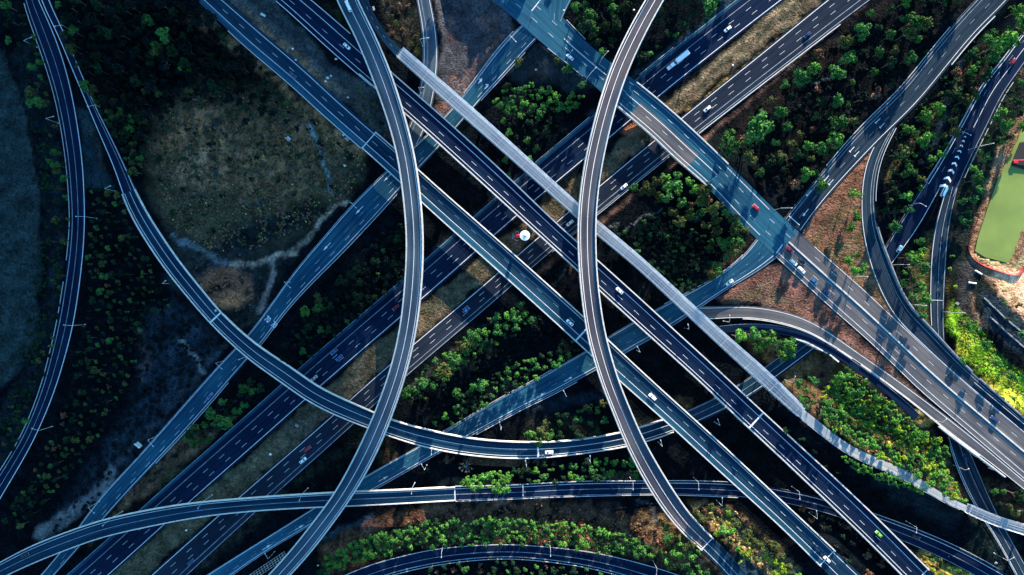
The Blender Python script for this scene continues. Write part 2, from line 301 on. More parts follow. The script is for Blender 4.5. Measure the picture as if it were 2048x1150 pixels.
def cut(p, px, py): return near(p, px, py)[0]
structs = []
ZO = {}
def road(p, m, zo, lines, name, label=None, thick=.45):
    """at-grade road slab (structure) with its lane markings as a child"""
    mb = MB(); prof(mb, p, [(-1, 0, zo), (1, 0, zo), (1, 0, zo-thick), (-1, 0, zo-thick)], 1, mis=[0, 1, 1, 1])
    o = mb.build(name, [M[m], M['concd']]); tag(o, kind='structure')
    if lines:
        lm = MB(); draw_lines(lm, p, lines, zo+.028)
        l = lm.build('lane_marking', [M['paint'], M['paintw']], o)
    return o
def draw_lines(lm, p, lines, dz):
    for ln in lines:
        kind, u = ln[0], ln[1]; kw = ln[2] if len(ln) > 2 else {}
        if kind == 's': stripe(lm, p, u, dz=dz, **kw)
        elif kind == 'd': dashes(lm, p, u, dz=dz, **kw)
        elif kind == 'a': arrow(lm, p, u[0], u[1], dz=dz, **kw)
LOW = []   # paths that need clear ground beneath (for pier placement)
def bridge(p, m, lines, name, label, cat, joints=(), ledges=('par', 'par'), piers=True, lightpar=True, group=None, pierstep=34, zo=0.0, pw=.55):
    q = p; root = empty(name, (p.C[len(p.C)//2][0], p.C[len(p.C)//2][1], 0)); tag(root, label, cat, group)
    off = root.location
    def fin(o): o.parent = root; o.matrix_parent_inverse = Matrix.Translation(-off); return o
    M_ = M; mb = MB(); prof(mb, p, [(-1, 0, zo), (1, 0, zo), (1, -.05, -.9), (.62, 0, -2.0), (-.62, 0, -2.0), (-1, .05, -.9)], 1, mis=[0, 1, 1, 1, 1, 1])
    fin(mb.build('deck', [M[m], M['conc']]))
    for sd in (-1, 1):
        mb = MB(); a = 0 if sd < 0 else -pw
        prof(mb, p, [(sd, a-.0 if sd < 0 else a, 1.05), (sd, a+pw, 1.05), (sd, a+pw, .0), (sd, a, .0)], 0)
        # outer lip of the deck, a little lower
        prof(mb, p, [(sd, .004*sd, .25), (sd, .14*sd, .25), (sd, .14*sd, -.95), (sd, .004*sd, -.95)], 0)
        # steel top rail
        fin(mb.build('parapet', M['conc']))
        mb = MB(); c = a+pw/2; prof(mb, p, [(sd, c-.06, 1.5), (sd, c+.06, 1.5), (sd, c+.06, 1.38), (sd, c-.06, 1.38)], 0)
        for i in range(1, len(p.C)-1, 1):
            o = sd*p.w[i]+c; mb.box((p.C[i][0]+p.n[i][0]*o, p.C[i][1]+p.n[i][1]*o, p.z[i]+1.2), (.12, .12, .36))
        fin(mb.build('top_rail', M['galv']))
    lm = MB(); draw_lines(lm, p, lines, zo+.028); fin(lm.build('lane_marking', [M['paint'], M['paintw']]))
    for (px, py) in joints:
        i, s, _ = near(p, px, py); jb = MB()
        a, na, wa = at(p, s-.45); b, nb, wb = at(p, s+.45); wa -= .55; wb -= .55; z = zo+.05
        jb.quad((a[0]-na[0]*wa, a[1]-na[1]*wa, a[2]+z), (b[0]-nb[0]*wb, b[1]-nb[1]*wb, b[2]+z), (b[0]+nb[0]*wb, b[1]+nb[1]*wb, b[2]+z), (a[0]+na[0]*wa, a[1]+na[1]*wa, a[2]+z))
        fin(jb.build('expansion_joint', M['paint']))
    if piers:
        s = p.s[0]+pierstep*.6
        while s < p.s[-1]-8:
            c, n, w = at(p, s)
            if not any(abs(lat_w(l, c)) for l in LOW if l is not None) and c[2] > 4.5:
                pb = MB(); ang = math.atan2(n[1], n[0]); pb.box((c[0], c[1], (c[2]-2.0)/2-.5), (min(5, w), 1.6, c[2]-2.0+1.0), ang)
                fin(pb.build('pier', M['conc']))
            s += pierstep
    return root
def lat_w(l, c):
    d = np.sqrt((l.C[:, 0]-c[0])**2+(l.C[:, 1]-c[1])**2)-l.w; k = np.min(d); return k < 3.5
LOW = [PK1, PK2, PL, PM, PN, PG0, PH, PS, PTW]
# ---- at-grade roads and carriageways
road(PK1, 'dark', 0.0, [('s', -.41, dict(mi=1, wd=.25)), ('d', .013, dict(ph=3)), ('d', .437, dict(ph=1.5)), ('s', .86, dict(wd=.32)), ('s', -.97, dict(mi=1, wd=.2))], 'motorway_carriageway')
road(PK2, 'coal', 0.0, [('s', -.86, dict(wd=.32)), ('d', -.39, dict(ph=4)), ('d', .08, dict(ph=6)), ('s', .55, dict(mi=1, wd=.25)), ('s', .93, dict(mi=1, wd=.3))], 'motorway_carriageway')
lar = [('a', (718,421), dict(rev=True)), ('a', (654,493), dict(rev=True)), ('a', (772,358), dict(rev=True)), ('a', (966,156), dict(rev=True, kind='l')), ('a', (979,167), dict(rev=True, kind='l'))]
oL = road(PL, 'teal', 0.02, [('s', -.86, {}), ('d', .03, dict(mi=1, ph=2)), ('d', .5, dict(ph=5)), ('s', .84, {}), ('s', -.98, dict(mi=1, wd=.22))]+lar, 'road')
road(PN, 'steel', 0.045, [('s', -.75, dict(wd=.25)), ('s', .8, {}), ('s', -.35, dict(mi=1, wd=.2))], 'slip_road')
road(PM, 'mid', 0.07, [('s', -.86, {}), ('s', .72, {}), ('d', .3, dict(mi=1, ph=4)), ('d', -.1, dict(mi=1, ph=4, gap=9, ln=1.2)), ('s', -.97, dict(mi=1, wd=.2)), ('s', .95, dict(mi=1, wd=.25)), ('a', (771,955), {}), ('a', (595,1057), {}), ('a', (534,1094), {}), ('a', (1137,758), {}), ('a', (1078,792), {})], 'road')
iI = road(PI, 'dark', 0.0, [('s', -.76, dict(mi=1, wd=.35)), ('s', .05, dict(mi=1, wd=.22)), ('s', .93, dict(wd=.35))], 'slip_road')
g1 = cut(PG0, 264, 400); g2 = cut(PG0, 1345, 851)
road(sub(PG0, 0, cut(PG0, 258, 388)), 'dark', .02, [('s', -.85, dict(wd=.35)), ('s', .85, dict(wd=.3)), ('s', .35, dict(mi=1, wd=.2, s0=70, s1=400))], 'slip_road')
road(sub(PG0, g2, len(PG0.C)-1), 'navy', .02, [('s', -.72, {}), ('s', .88, dict(mi=1)), ('s', .1, dict(mi=1, wd=.22))], 'slip_road')
h1 = cut(PH, 911, 987)
road(sub(PH, h1, len(PH.C)-1), 'dark', .0, [('s', -.7, {}), ('s', .1, dict(mi=1, wd=.22)), ('s', .93, dict(mi=1))], 'slip_road')
c1 = cut(PC, 737, 280); c2 = cut(PC, 1652, 1113)
clines = [('s', .74, {}), ('d', .135, dict(ph=2)), ('s', -.42, {})]
road(sub(PC, 0, c1), 'navy', .0, clines, 'motorway_carriageway'); road(sub(PC, c2, len(PC.C)-1), 'navy', .0, clines, 'motorway_carriageway')
d1 = cut(PD, 735, 130); d2 = cut(PD, 1851, 1143)
dlines = [('s', .45, {}), ('d', -.18, dict(ph=5)), ('s', -.66, {})]
road(sub(PD, 0, d1), 'dark', .0, dlines, 'motorway_carriageway'); road(sub(PD, d2, len(PD.C)-1), 'dark', .0, dlines, 'motorway_carriageway')
b1 = cut(PB, 1416, 1093)
road(sub(PB, b1, len(PB.C)-1), 'navy', .0, [('s', -.72, {}), ('s', .05, dict(mi=1, wd=.25))], 'slip_road')
ea = cut(PE1, 1255, 185); eb = cut(PE1, 1432, 360)
road(sub(PE1, 0, ea), 'mid', .0, [('s', -.62, dict(s0=112, s1=400)), ('s', .72, dict(s0=100, s1=400)), ('d', -.28, dict(ph=4)), ('d', .4, dict(ph=1)), ('s', .05, dict(mi=1, s0=95, s1=400))], 'road')
road(sub(PE1, eb, len(PE1.C)-1), 'mid', .0, [('s', -.7, dict(s0=0, s1=PE1.s[-1]-18)), ('s', .78, dict(s0=0, s1=PE1.s[-1]-22)), ('d', -.28, dict(ph=4)), ('d', .4, dict(ph=1))], 'road')
road(PE2, 'light', .02, [('s', -.72, {}), ('d', -.3, dict(ph=10)), ('s', -.02, dict(mi=1)), ('d', .55, dict(ph=16)), ('s', .97, dict(s0=12, s1=999)), ('s', -.97, dict(wd=.25))], 'road')
PQL = [('s', -.85, dict(mi=1)), ('s', .8, {}), ('d', .05, dict(mi=1)), ('s', -.6, dict(mi=1, wd=.2))]+[('a', T(4,*q), dict(rev=True)) for q in ((740,725),(768,750),(592,890),(622,915),(445,1058),(472,1080))]+[('a', T(8,*q), dict(rev=True)) for q in ((350,15),(330,130))]
road(PQ, 'ink', .045, PQL, 'road')
road(PR, 'ink', .07, [('s', -.9, dict(wd=.25)), ('s', .4, dict(mi=1, wd=.2)), ('s', .8, dict(mi=1, wd=.2))], 'slip_road')
road(PU, 'light', .09, [('s', -.72, {}), ('s', .92, dict(wd=.25))], 'slip_road')
road(PY, 'dark', .06, [('s', -.95, dict(mi=1, wd=.2))], 'service_road')
road(PX, 'mid', .02, [('d', -.2, dict(mi=1)), ('s', .9, dict(mi=1))], 'road')
oST = road(PST, 'dark', .0, [('s', -.8, dict(wd=.3)), ('s', .9, dict(mi=1)), ('d', -.45, dict(mi=1)), ('s', .05, dict(s0=0, s1=80)), ('s', -.97, dict(mi=1, wd=.2))], 'road')
road(PS, 'dark', .02, [('s', -.8, dict(mi=1)), ('s', .9, {})], 'road')
t0 = 0
road(PTW, 'ink', .03, [('s', -.85, {}), ('s', .1, dict(mi=1, wd=.2)), ('s', .88, dict(mi=1))], 'slip_road')
road(PV, 'dark', .0, [('s', -.93, {}), ('s', .15, dict(mi=1)), ('s', .9, dict(mi=1, wd=.4))], 'slip_road')
road(PP, 'navy', .0, [('d', 0, dict(mi=1, gap=6, ln=2))], 'footpath')
road(PFB, 'path', .0, [('s', 0, dict(mi=1, wd=.15))], 'footpath')
# chevrons in the gore between the two right-hand carriageways
def gore_marks():
    mb = MB(); lst = [(1888.7,373,10.5,5),(1896,357.5,9,4.6),(1903,342,7.6,4.1),(1909.5,327.5,6.4,3.6),(1915,314.5,5.4,3.1),(1919.5,302.5,4.5,2.7),(1923.5,291.5,3.7,2.3),(1927,282,3,2.0),(1930.5,273.5,2.4,1.7)]
    d = Vector((.43, .90)); n = Vector((d.y, -d.x))
    for px, py, hw, st in lst:
        c = W(px, py, .7); w = hw*.277; t = st*.31
        def P(a, b): return (c.x+d.x*a+n.x*b, c.y+d.y*a+n.y*b, .64)
        for sg in (-1, 1): mb.quad(P(w*.3+t/2, 0), P(w*.3-t/2, 0), P(-w*.3-t/2, sg*w*.85), P(-w*.3+t/2, sg*w*.85))
    o = mb.build('chevron_marking', M['paintw2'], oST)
gore_marks()
# the painted speed numerals
def numerals():
    for (px, py, off) in ((535, 639, 0), (548, 650, 0)):
        cu = bpy.data.curves.new('numerals', 'FONT'); cu.body = '70'; cu.size = 3.0; cu.align_x = 'CENTER'; cu.align_y = 'CENTER'; cu.offset = .05
        ob = bpy.data.objects.new('speed_numerals', cu); link(ob); bpy.context.view_layer.update()
        me = bpy.data.meshes.new_from_object(ob.evaluated_get(bpy.context.evaluated_depsgraph_get())); bpy.data.objects.remove(ob)
        me.materials.clear(); me.materials.append(M['paint']); o = bpy.data.objects.new('speed_numerals', me); link(o)
        c = W(px, py, .06); o.location = (c.x, c.y, .055); o.rotation_euler = (0, 0, math.radians(-41)); o.scale = (1.0, 1.55, 1); o.parent = oL
numerals()
# stop bars
def bar(p0, p1, wd, z, parent, m='paint', nm='stop_line'):
    a = W(*p0, z); b = W(*p1, z); d = (b-a).normalized(); n = Vector((d.y, -d.x, 0))*wd/2; mb = MB(); mb.quad(a-n, b-n, b+n, a+n); return mb.build(nm, M[m], parent)
bar((1046,62), (1066,82), .7, 5.9, oL)
oEs = [o for o in bpy.data.objects if o.name.startswith('road')]
bar((1565,489), (1553,506), .45, 7.06, oEs[0]); bar((1078,3),(1063,22),.5,7.05,oEs[0]); bar((1578,432),(1599,450),.4,7.08,oEs[0])
# ---- bridges
bridge(sub(PC, c1, c2), 'navy', clines, 'motorway_bridge', 'long two-lane diagonal bridge, lower left one of the parallel pair', 'bridge', [(737,280),(1161,667),(1652,1113)])
bridge(sub(PD, d1, d2), 'dark', dlines, 'motorway_bridge', 'very dark two-lane bridge running diagonally beside the footbridge, upper of the parallel pair', 'bridge', [(1510,843),(1851,1143)])
bridge(PA, 'steel', [('s', -.07, dict(wd=.28)), ('s', .7, dict(wd=.3))], 'curved_flyover', 'topmost blue-grey flyover bowing right, white minibus at its top end', 'flyover', [], pierstep=42, pw=.62)
bridge(sub(PB, 0, b1), 'slate', [('s', -.68, dict(wd=.3)), ('s', .05, dict(wd=.28))], 'curved_flyover', 'topmost grey flyover bowing left, right of the round white canopy', 'flyover', [(1416,1093)], pierstep=42, pw=.6)
bridge(sub(PG0, cut(PG0, 258, 388), g2), 'navy', [('s', -.68, {}), ('s', .1, dict(wd=.22))], 'curved_flyover', 'blue-grey flyover sweeping from the left plantation beneath the tallest ramp', 'flyover', [(430,636),(1077,903)], pw=.42)
bridge(sub(PH, 0, h1), 'navy', [('s', -.66, {}), ('s', .1, dict(mi=1, wd=.22))], 'curved_flyover', 'lowest curved flyover entering at the bottom left corner', 'flyover', [(911,987)], pw=.38)
bridge(sub(PE1, ea, eb), 'mid', [('s', -.72, {}), ('d', -.3, dict(ph=4)), ('s', 0, dict(wd=.3)), ('d', .45, dict(ph=2)), ('s', .8, dict(mi=1))], 'road_bridge', 'broad pale road bridge over the motorway, right of the tall ramp', 'bridge', [], piers=True)
def shoulder_or_painted_light(parent, p, u0, u1, m, zo):
    mb = MB(); prof(mb, p, [(u0, 0, zo+.012), (u1, 0, zo+.012)], 0, closed=False); o = mb.build('shoulder_or_painted_light', M[m], parent); o.matrix_parent_inverse = Matrix.Translation(-parent.location)
for o in list(bpy.data.objects):
    if o.name.startswith('motorway_bridge') and 'lower left' in o.get('label', ''): shoulder_or_painted_light(o, sub(PC, c1, c2), -.92, -.46, 'teal', 0)
    if o.name.startswith('motorway_carriageway'):
        v = o.data.vertices[0].co
        if abs(v.x-PC.C[0][0]) < 15 and abs(v.y-PC.C[0][1]) < 15: shoulder_or_painted_light(o, sub(PC, 0, c1), -.98, -.46, 'mid', 0)
        if abs(v.x-PK1.C[0][0]) < 20 and abs(v.y-PK1.C[0][1]) < 20: shoulder_or_painted_light(o, PK1, -1.0, -.78, 'teal', 0)
    if o.name.startswith('road_bridge'): shoulder_or_painted_light(o, sub(PE1, ea+3, eb-5), -.9, .14, 'light', 0)  # paler strip paints sunlight onto the left lanes of the deck
    if o.name.startswith('curved_flyover') and 'bowing left' in o.get('label', ''): shoulder_or_painted_light(o, sub(PB, 20, b1), .45, .92, 'steel', 0)  # bluer strip paints the parapet's shadow along the right lane
# ---- footbridge with its mesh cage
def footbridge(p, label, wide):
    m = len(p.C)//2; root = empty('footbridge', (p.C[m][0], p.C[m][1], 0)); tag(root, label, 'footbridge'); off = root.location.copy()
    def fin(o): o.parent = root; o.matrix_parent_inverse = Matrix.Translation(-off); return o
    mb = MB(); prof(mb, p, [(-1, 0, 0), (1, 0, 0), (1, 0, -.9), (-1, 0, -.9)], 1, mis=[0, 1, 1, 1]); fin(mb.build('deck', [M['path'], M['conc']]))
    p.w = p.w*.90
    for sd, wd in ((-1, .35), (1, wide)):
        mb = MB(); a = (sd, 0.02*sd, .1); b = (sd, (wd)*sd, 2.6); t = .07
        prof(mb, p, [a, b, (sd, wd*sd, 2.6-t), (sd, .02*sd, .1-t)] if sd > 0 else [b, a, (sd, .02*sd, .1-t), (sd, wd*sd, 2.6-t)], 0)
        fin(mb.build('mesh_screen', M['mesh' if sd < 0 else 'meshl']))
    for u, wd in ((-.92, .3), (-.3, .12), (.25, .22), (.62, .12), (.92, .2)):
        mb = MB(); prof(mb, p, [(u, -wd/2, 2.75), (u, wd/2, 2.75), (u, wd/2, 2.6), (u, -wd/2, 2.6)], 0); fin(mb.build('roof_rail', M['galv']))
    s = p.s[0]+1; k = 0
    while s < p.s[-1] and k < 100:
        c, n, w = at(p, s); mb = MB(); A = Vector((c[0]-n[0]*(w+.35), c[1]-n[1]*(w+.35), c[2]+2.55)); B = Vector((c[0]+n[0]*(w+wide), c[1]+n[1]*(w+wide), c[2]+2.55))
        A0 = Vector((c[0]-n[0]*(w-.1), c[1]-n[1]*(w-.1), c[2])); B0 = Vector((c[0]+n[0]*(w-.1), c[1]+n[1]*(w-.1), c[2]))
        r = .13 if k % 5 == 0 else .06
        mb.tube(A0, A, r, n=4); mb.tube(A, B, r, n=4); mb.tube(B, B0, r, n=4); fin(mb.build('cage_frame', M['galv'])); s += 3.6+.5*math.sin(k*2.3); k += 1
    s = p.s[0]+15
    while s < p.s[-1]-5:
        c, n, w = at(p, s)
        if not any(lat_w(l, c) for l in LOW):
            pb = MB(); pb.box((c[0], c[1], c[2]/2-.9), (1.6, 1.2, c[2]), math.atan2(n[1], n[0])); fin(pb.build('pier', M['conc']))
        s += 22
    return root
footbridge(PFA, 'long straight footbridge caged in pale mesh, running beside the dark diagonal bridge', 1.25)
footbridge(PFC, 'short mesh-sided footbridge leaving at the right edge near the bottom corner', .6)
ALLP = dict(A=PA, B=PB, C=PC, D=PD, E1=PE1, E2=PE2, R=PR, Q=PQ, ST=PST, S=PS, T=PTW, G=PG0, H=PH, I=PI, L=PL, N=PN, M=PM, U=PU, Y=PY, V=PV, K1=PK1, K2=PK2, P=PP, FA=PFA, FB=PFB, FC=PFC, X=PX)
# ---------------------------------------------------------------- terrain
def axis(a, b, st, far):
    core = list(np.arange(a, b+st, st)); lo = [a-d for d in far]; hi = [b+d for d in far]; return np.array(sorted(lo)+core+hi)
FAR = [8, 25, 60, 150, 400, 1000, 2500, 6000]
gx = axis(-305, 305, 1.4, FAR); gy = axis(-185, 185, 1.4, FAR)
X, Y = np.meshgrid(gx, gy)          # (ny, nx)
core = (np.abs(X) <= 330) & (np.abs(Y) <= 215)
cx = X[core]; cy = Y[core]
def field(paths):
    """distance beyond the road edge and road height, for all core grid points"""
    hi = np.full(cx.shape, -50.0); lo = np.full(cx.shape, 90.0); on = np.full(cx.shape, np.nan)
    for p in paths:
        zt = p.z-.22
        for i in range(0, len(p.C)):
            m = (np.abs(cx-p.C[i, 0]) < 45) & (np.abs(cy-p.C[i, 1]) < 45)
            if not m.any(): continue
            d = np.hypot(cx[m]-p.C[i, 0], cy[m]-p.C[i, 1]); e = np.maximum(0, d-p.w[i]-2.0)
            hi[m] = np.maximum(hi[m], zt[i]-e*.5); lo[m] = np.minimum(lo[m], zt[i]+e*.9)
            k = np.where(m)[0][d < p.w[i]+1.6]; on[k] = np.fmin(on[k], zt[i])
    return hi, lo, on
grade = [PK1, PK2, PL, PN, PM, PI, sub(PG0, 0, cut(PG0, 415, 630)), sub(PG0, g2, len(PG0.C)-1), sub(PH, h1, len(PH.C)-1), sub(PC, 0, c1), sub(PC, c2, len(PC.C)-1),
         sub(PD, 0, d1), sub(PD, d2, len(PD.C)-1), sub(PB, b1, len(PB.C)-1), sub(PE1, 0, ea), sub(PE1, eb, len(PE1.C)-1), PQ, PU, PY, PST, PS, PV, PX, sub(PR, 0, cut(PR, 1880, 665)), sub(PE2, 0, cut(PE2, 1850, 750)), sub(PE2, cut(PE2, 1990, 860), len(PE2.C)-1), sub(PTW, 0, len(PTW.C)-1), PFB]
hi, lo, on = field(grade)
# filled ground between the junction arms
def inpoly_px(poly, qx, qy):
    r = np.zeros(qx.shape, bool); n = len(poly)
    for i in range(n):
        x0, y0 = poly[i]; x1, y1 = poly[(i+1) % n]
        c = ((y0 > qy) != (y1 > qy)) & (qx < (x1-x0)*(qy-y0)/(y1-y0+1e-9)+x0); r ^= c
    return r
def sdist(poly, qx, qy):
    d = np.full(qx.shape, 1e9); n = len(poly)
    for i in range(n):
        x0, y0 = poly[i]; x1, y1 = poly[(i+1) % n]; dx, dy = x1-x0, y1-y0
        t = np.clip(((qx-x0)*dx+(qy-y0)*dy)/(dx*dx+dy*dy+1e-9), 0, 1); d = np.minimum(d, np.hypot(qx-x0-t*dx, qy-y0-t*dy))
    return np.where(inpoly_px(poly, qx, qy), -d, d)
fill = [[(1600,470),(1680,350),(1725,300),(1725,400),(1735,500),(1790,640),(1700,560)], [(1420,600),(1510,530),(1560,525),(1640,600),(1760,715),(1850,800),(1700,695),(1600,630),(1500,610)],
        [(1430,655),(1520,650),(1600,665),(1700,715),(1800,800),(1850,830),(1800,810),(1700,735),(1600,680),(1500,668)]]
base = np.zeros(cx.shape)
def nz(x, y, s, seed=0.0):
    v = 0
    for k, (a, b) in enumerate(((1, .37), (-.6, .8), (.25, -1.1), (.9, .55))):
        v = v+np.sin(x*s*a*(1+k*.7)+y*s*b*(1+k*.6)+seed*(k+1)*1.7+2.1*np.sin(x*s*.43*(k+1)-y*s*.31+seed))/(1+k*.5)
    return v/2.6
base += .35*nz(cx, cy, .06, 1)+.2*nz(cx, cy, .19, 2)
pxg = 1024+cx*F/(H-3); pyg = 575-cy*F/(H-3)
for P_ in fill:
    s_ = sdist(P_, pxg, pyg); base = np.where(s_ < 0, np.maximum(base, 6.3), base)
z = np.maximum(base, hi); z = np.minimum(z, lo)
for P_ in fill:
    s_ = sdist(P_, pxg, pyg); z = np.where(s_ < 0, np.maximum(z, 6.3), z)
z = np.where(np.isnan(on), z, on)
# pond bowl
POND = [(2052,245),(2042,258),(2035,280),(1997,355),(1976,414),(1956,475),(1950,502),(1969,514),(2019,527),(2031,514),(2050,461),(2110,440),(2130,240)]
sp = sdist(POND, pxg, pyg); z = np.where(sp < 1, -1.0, np.where(sp < 10, np.minimum(z, .1), z))
Z = np.zeros(X.shape); Z[core] = z
def ground_z(x, y):
    i = np.clip(np.searchsorted(gx, x)-1, 0, len(gx)-2); j = np.clip(np.searchsorted(gy, y)-1, 0, len(gy)-2)
    u = (x-gx[i])/(gx[i+1]-gx[i]); v = (y-gy[j])/(gy[j+1]-gy[j])
    return float((Z[j, i]*(1-u)+Z[j, i+1]*u)*(1-v)+(Z[j+1, i]*(1-u)+Z[j+1, i+1]*u)*v)
def WG(px, py, up=0.0):
    w = W(px, py, 0)
    for _ in range(3): w = W(px, py, max(-1, ground_z(w.x, w.y))+up)
    w.z -= up; return w
# ---------------------------------------------------------------- ground cover colours (what grows or lies there, plus tree shade painted near-black)
PX = 1024+X*F/(H-Z*.8); PY_ = 575-Y*F/(H-Z*.8)
wx = PX+7*nz(PX, PY_, .045, 3)+3*nz(PX, PY_, .14, 5); wy = PY_+7*nz(PX, PY_, .05, 4)+3*nz(PX, PY_, .15, 6)
colr = np.zeros(X.shape+(3,)); colr[:] = (.003, .005, .007)  # near-black base stands in for the shade beneath trees
def paint(poly, c, soft=8, k=1.0, br=0.0):
    s_ = sdist(poly, wx, wy); a = np.clip(.5-s_/soft, 0, 1)*k
    if br: a = a*np.clip(.55+br*(nz(PX, PY_, .11, 9)+.7*nz(PX, PY_, .31, 7)), 0, 1)
    for j in range(3): colr[..., j] = colr[..., j]*(1-a)+c[j]*a
def spot(x, y, rx, ry, c, soft=10, k=1, br=0.0):
    paint([(x+rx*math.cos(t*.5236), y+ry*math.sin(t*.5236)) for t in range(12)], c, soft, k, br)
def line(pts, w, c, soft=3, k=1, br=0.0):
    d = np.full(X.shape, 1e9)
    for (x0, y0), (x1, y1) in zip(pts[:-1], pts[1:]):
        dx, dy = x1-x0, y1-y0; t = np.clip(((wx-x0)*dx+(wy-y0)*dy)/(dx*dx+dy*dy), 0, 1); d = np.minimum(d, np.hypot(wx-x0-t*dx, wy-y0-t*dy))
    a = np.clip(.5-(d-w)/soft, 0, 1)*k
    if br: a = a*np.clip(.55+br*(nz(PX, PY_, .17, 9)+.5*nz(PX, PY_, .35, 7)), 0, 1)
    for j in range(3): colr[..., j] = colr[..., j]*(1-a)+c[j]*a
BROWN = (.075, .05, .042); RED = (.15, .065, .045); TEAL = (.014, .035, .05); OLIVE = (.045, .042, .028); GRASS = (.02, .04, .028); PALE = (.14, .13, .125); DBLUE = (.010, .018, .028)
# left paddock and verge
paint([(-900,-600),(-10,-600),(-5,90),(30,150),(60,250),(78,360),(84,480),(80,600),(70,680),(40,740),(-20,790),(-900,1100)], (.018,.031,.033), 10)
line([(55,200),(72,330),(78,450),(76,600),(58,700)], 5, (.03,.035,.035), 12, .7, .5)
line([(0,90),(35,170),(66,280),(86,400),(86,540),(78,660),(50,740)], 3, (.003,.004,.006), 4)
paint([(60,60),(110,230),(130,400),(120,600),(80,780),(30,900),(-10,960),(-40,900),(40,740),(90,600),(95,450),(80,280),(20,110)], (.011,.019,.024), 14, .9, .4)
# left triangle
paint([(150,210),(175,220),(215,330),(225,380),(170,375),(165,280)], (.012,.026,.032), 8)
line([(178,255),(200,300),(212,340)], 3, (.06,.045,.03), 6, .8, .5)
# big scrub lot upper left
paint([(300,330),(340,440),(330,560),(400,600),(460,660),(520,640),(560,560),(600,470),(520,500),(400,500)], (.03,.036,.034), 24, .8, .5)
paint([(290,300),(330,200),(400,160),(470,170),(540,170),(600,220),(700,270),(730,300),(720,350),(690,400),(620,450),(560,490),(470,520),(400,500),(340,440),(300,380)], (.060,.050,.030), 30)
spot(440,290,130,85, (.30,.14,.065), 40, .95, 1.0); spot(640,270,60,60, (.25,.12,.06), 30, .85, 1.0); spot(540,330,110,90, (.20,.105,.05), 40, .8, 1.1)
spot(440,200,70,18, (.09,.05,.035), 14, .7, .8); spot(390,330,60,50, (.3,.16,.09), 30, .7, 1.2)
paint([(385,20),(450,60),(520,120),(590,185),(680,270),(735,300),(720,320),(640,260),(560,180),(470,110),(380,40)], (.30,.15,.07), 12, .9, .7)
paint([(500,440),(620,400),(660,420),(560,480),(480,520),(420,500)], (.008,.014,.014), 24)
spot(450,575,50,42, (.44,.17,.08), 22, .95, .8); spot(430,540,80,60, (.02,.024,.028), 30, .7, .5)
paint([(290,620),(345,600),(420,660),(440,700),(330,860),(200,1000),(90,1070),(180,930),(270,800)], (.022,.034,.048), 24, .9, .5)
line([(283,665),(292,720),(283,760)], 6, (.14,.09,.09), 10, .7, .6)
# dirt tracks
line([(692,400),(660,420),(620,470),(590,500),(545,520),(520,527),(470,530)], 6, (.42,.31,.23), 5, .95, .5); line([(545,522),(550,545),(535,585),(515,618)], 6, (.34,.26,.23), 5, .95, .2)
line([(362,680),(385,715),(405,742)], 4, (.17,.16,.155), 4, .95); line([(620,245),(632,290),(655,350),(662,385)], 2.5, (.16,.26,.28), 3); line([(345,470),(370,490),(420,510),(455,525)], 5, (.13,.18,.22), 4, .9, .4)
line([(225,940),(200,985),(130,1040),(80,1070)], 12, (.19,.20,.21), 8, .95, .2); line([(500,640),(440,700),(370,780),(300,860),(235,930)], 4, (.045,.055,.06), 5, .7, .6)
# verge between L and M4, lower left
paint([(370,870),(470,830),(430,870),(330,960),(250,1020),(200,1070),(175,1090),(210,1040),(280,960)], (.16,.09,.055), 10, .9, .6); spot(330,945,40,30, (.02,.032,.016), 18, .7, .5)
# motorway median
med = [(1520+60,-25),(1560+80,5),(1400,190),(1290,290),(1200,365),(1040,500),(830,680),(660,825),(500,965),(300,1140),(250,1190),(160,1200),(330,1055),(520,895),(700,735),(860,600),(1030,460),(1200,320),(1330,210),(1480,80)]
paint(med, (.10,.075,.048), 6); paint(med, (.045,.052,.032), 6, .8, 1.0)
line([(1600,-10),(1400,160),(1300,240)], 3, (.30,.21,.13), 5, .9, .2); line([(1620,5),(1440,150),(1350,230)], 2, (.28,.19,.11), 5, .85, .3); line([(1690,-20),(1480,140),(1370,225)], 2.2, (.34,.26,.07), 4, .8, .8)
spot(1270,260,30,10, (.34,.13,.07), 10, .95, .4); spot(1250,310,20,7, (.26,.14,.08), 8, .8)
line([(1150,395),(1000,515),(830,660)], 3, (.075,.06,.048), 7, .6, .8); line([(730,770),(600,880),(480,990)], 4, (.19,.13,.08), 7, .85, .6); spot(590,850,100,20, (.03,.03,.035), 20, .5, .8)
# verges of the M4
line([(1730,5),(1660,55),(1500,200),(1400,285),(1300,370),(1160,470),(1060,560)], 5, (.10,.06,.045), 6, .85, .7); line([(1010,620),(900,710),(810,780)], 4, (.05,.045,.05), 6, .8, .5)
line([(560,985),(480,1060),(400,1130)], 14, (.04,.036,.028), 12, .85, .7); line([(470,1020),(420,1070)], 10, (.02,.032,.016), 10, .6); line([(600,960),(720,880),(780,850)], 10, (.02,.027,.016), 14, .7, .9); spot(770,900,25,40, (.06,.038,.02), 16, .7, 1.0)
line([(1460,0),(1330,105),(1270,155),(1180,235)], 7, (.035,.06,.08), 8, .9, .4); line([(1060,335),(980,400),(850,520)], 5, (.02,.035,.05), 8, .8, .4)
# between C and D upper left: grassy embankment
paint([(455,-40),(540,-20),(600,60),(670,130),(760,190),(790,230),(800,290),(750,262),(680,200),(600,135),(520,60),(450,0)], (.045,.052,.055), 8); paint([(500,20),(600,110),(690,190),(740,240),(700,200),(600,140),(520,70)], (.22,.12,.06), 10, .85, .7)
line([(700,170),(730,210),(750,250)], 8, (.06,.05,.025), 12, .7, .9); line([(660,20),(700,70),(740,120)], 8, (.03,.045,.02), 10, .6, .8)
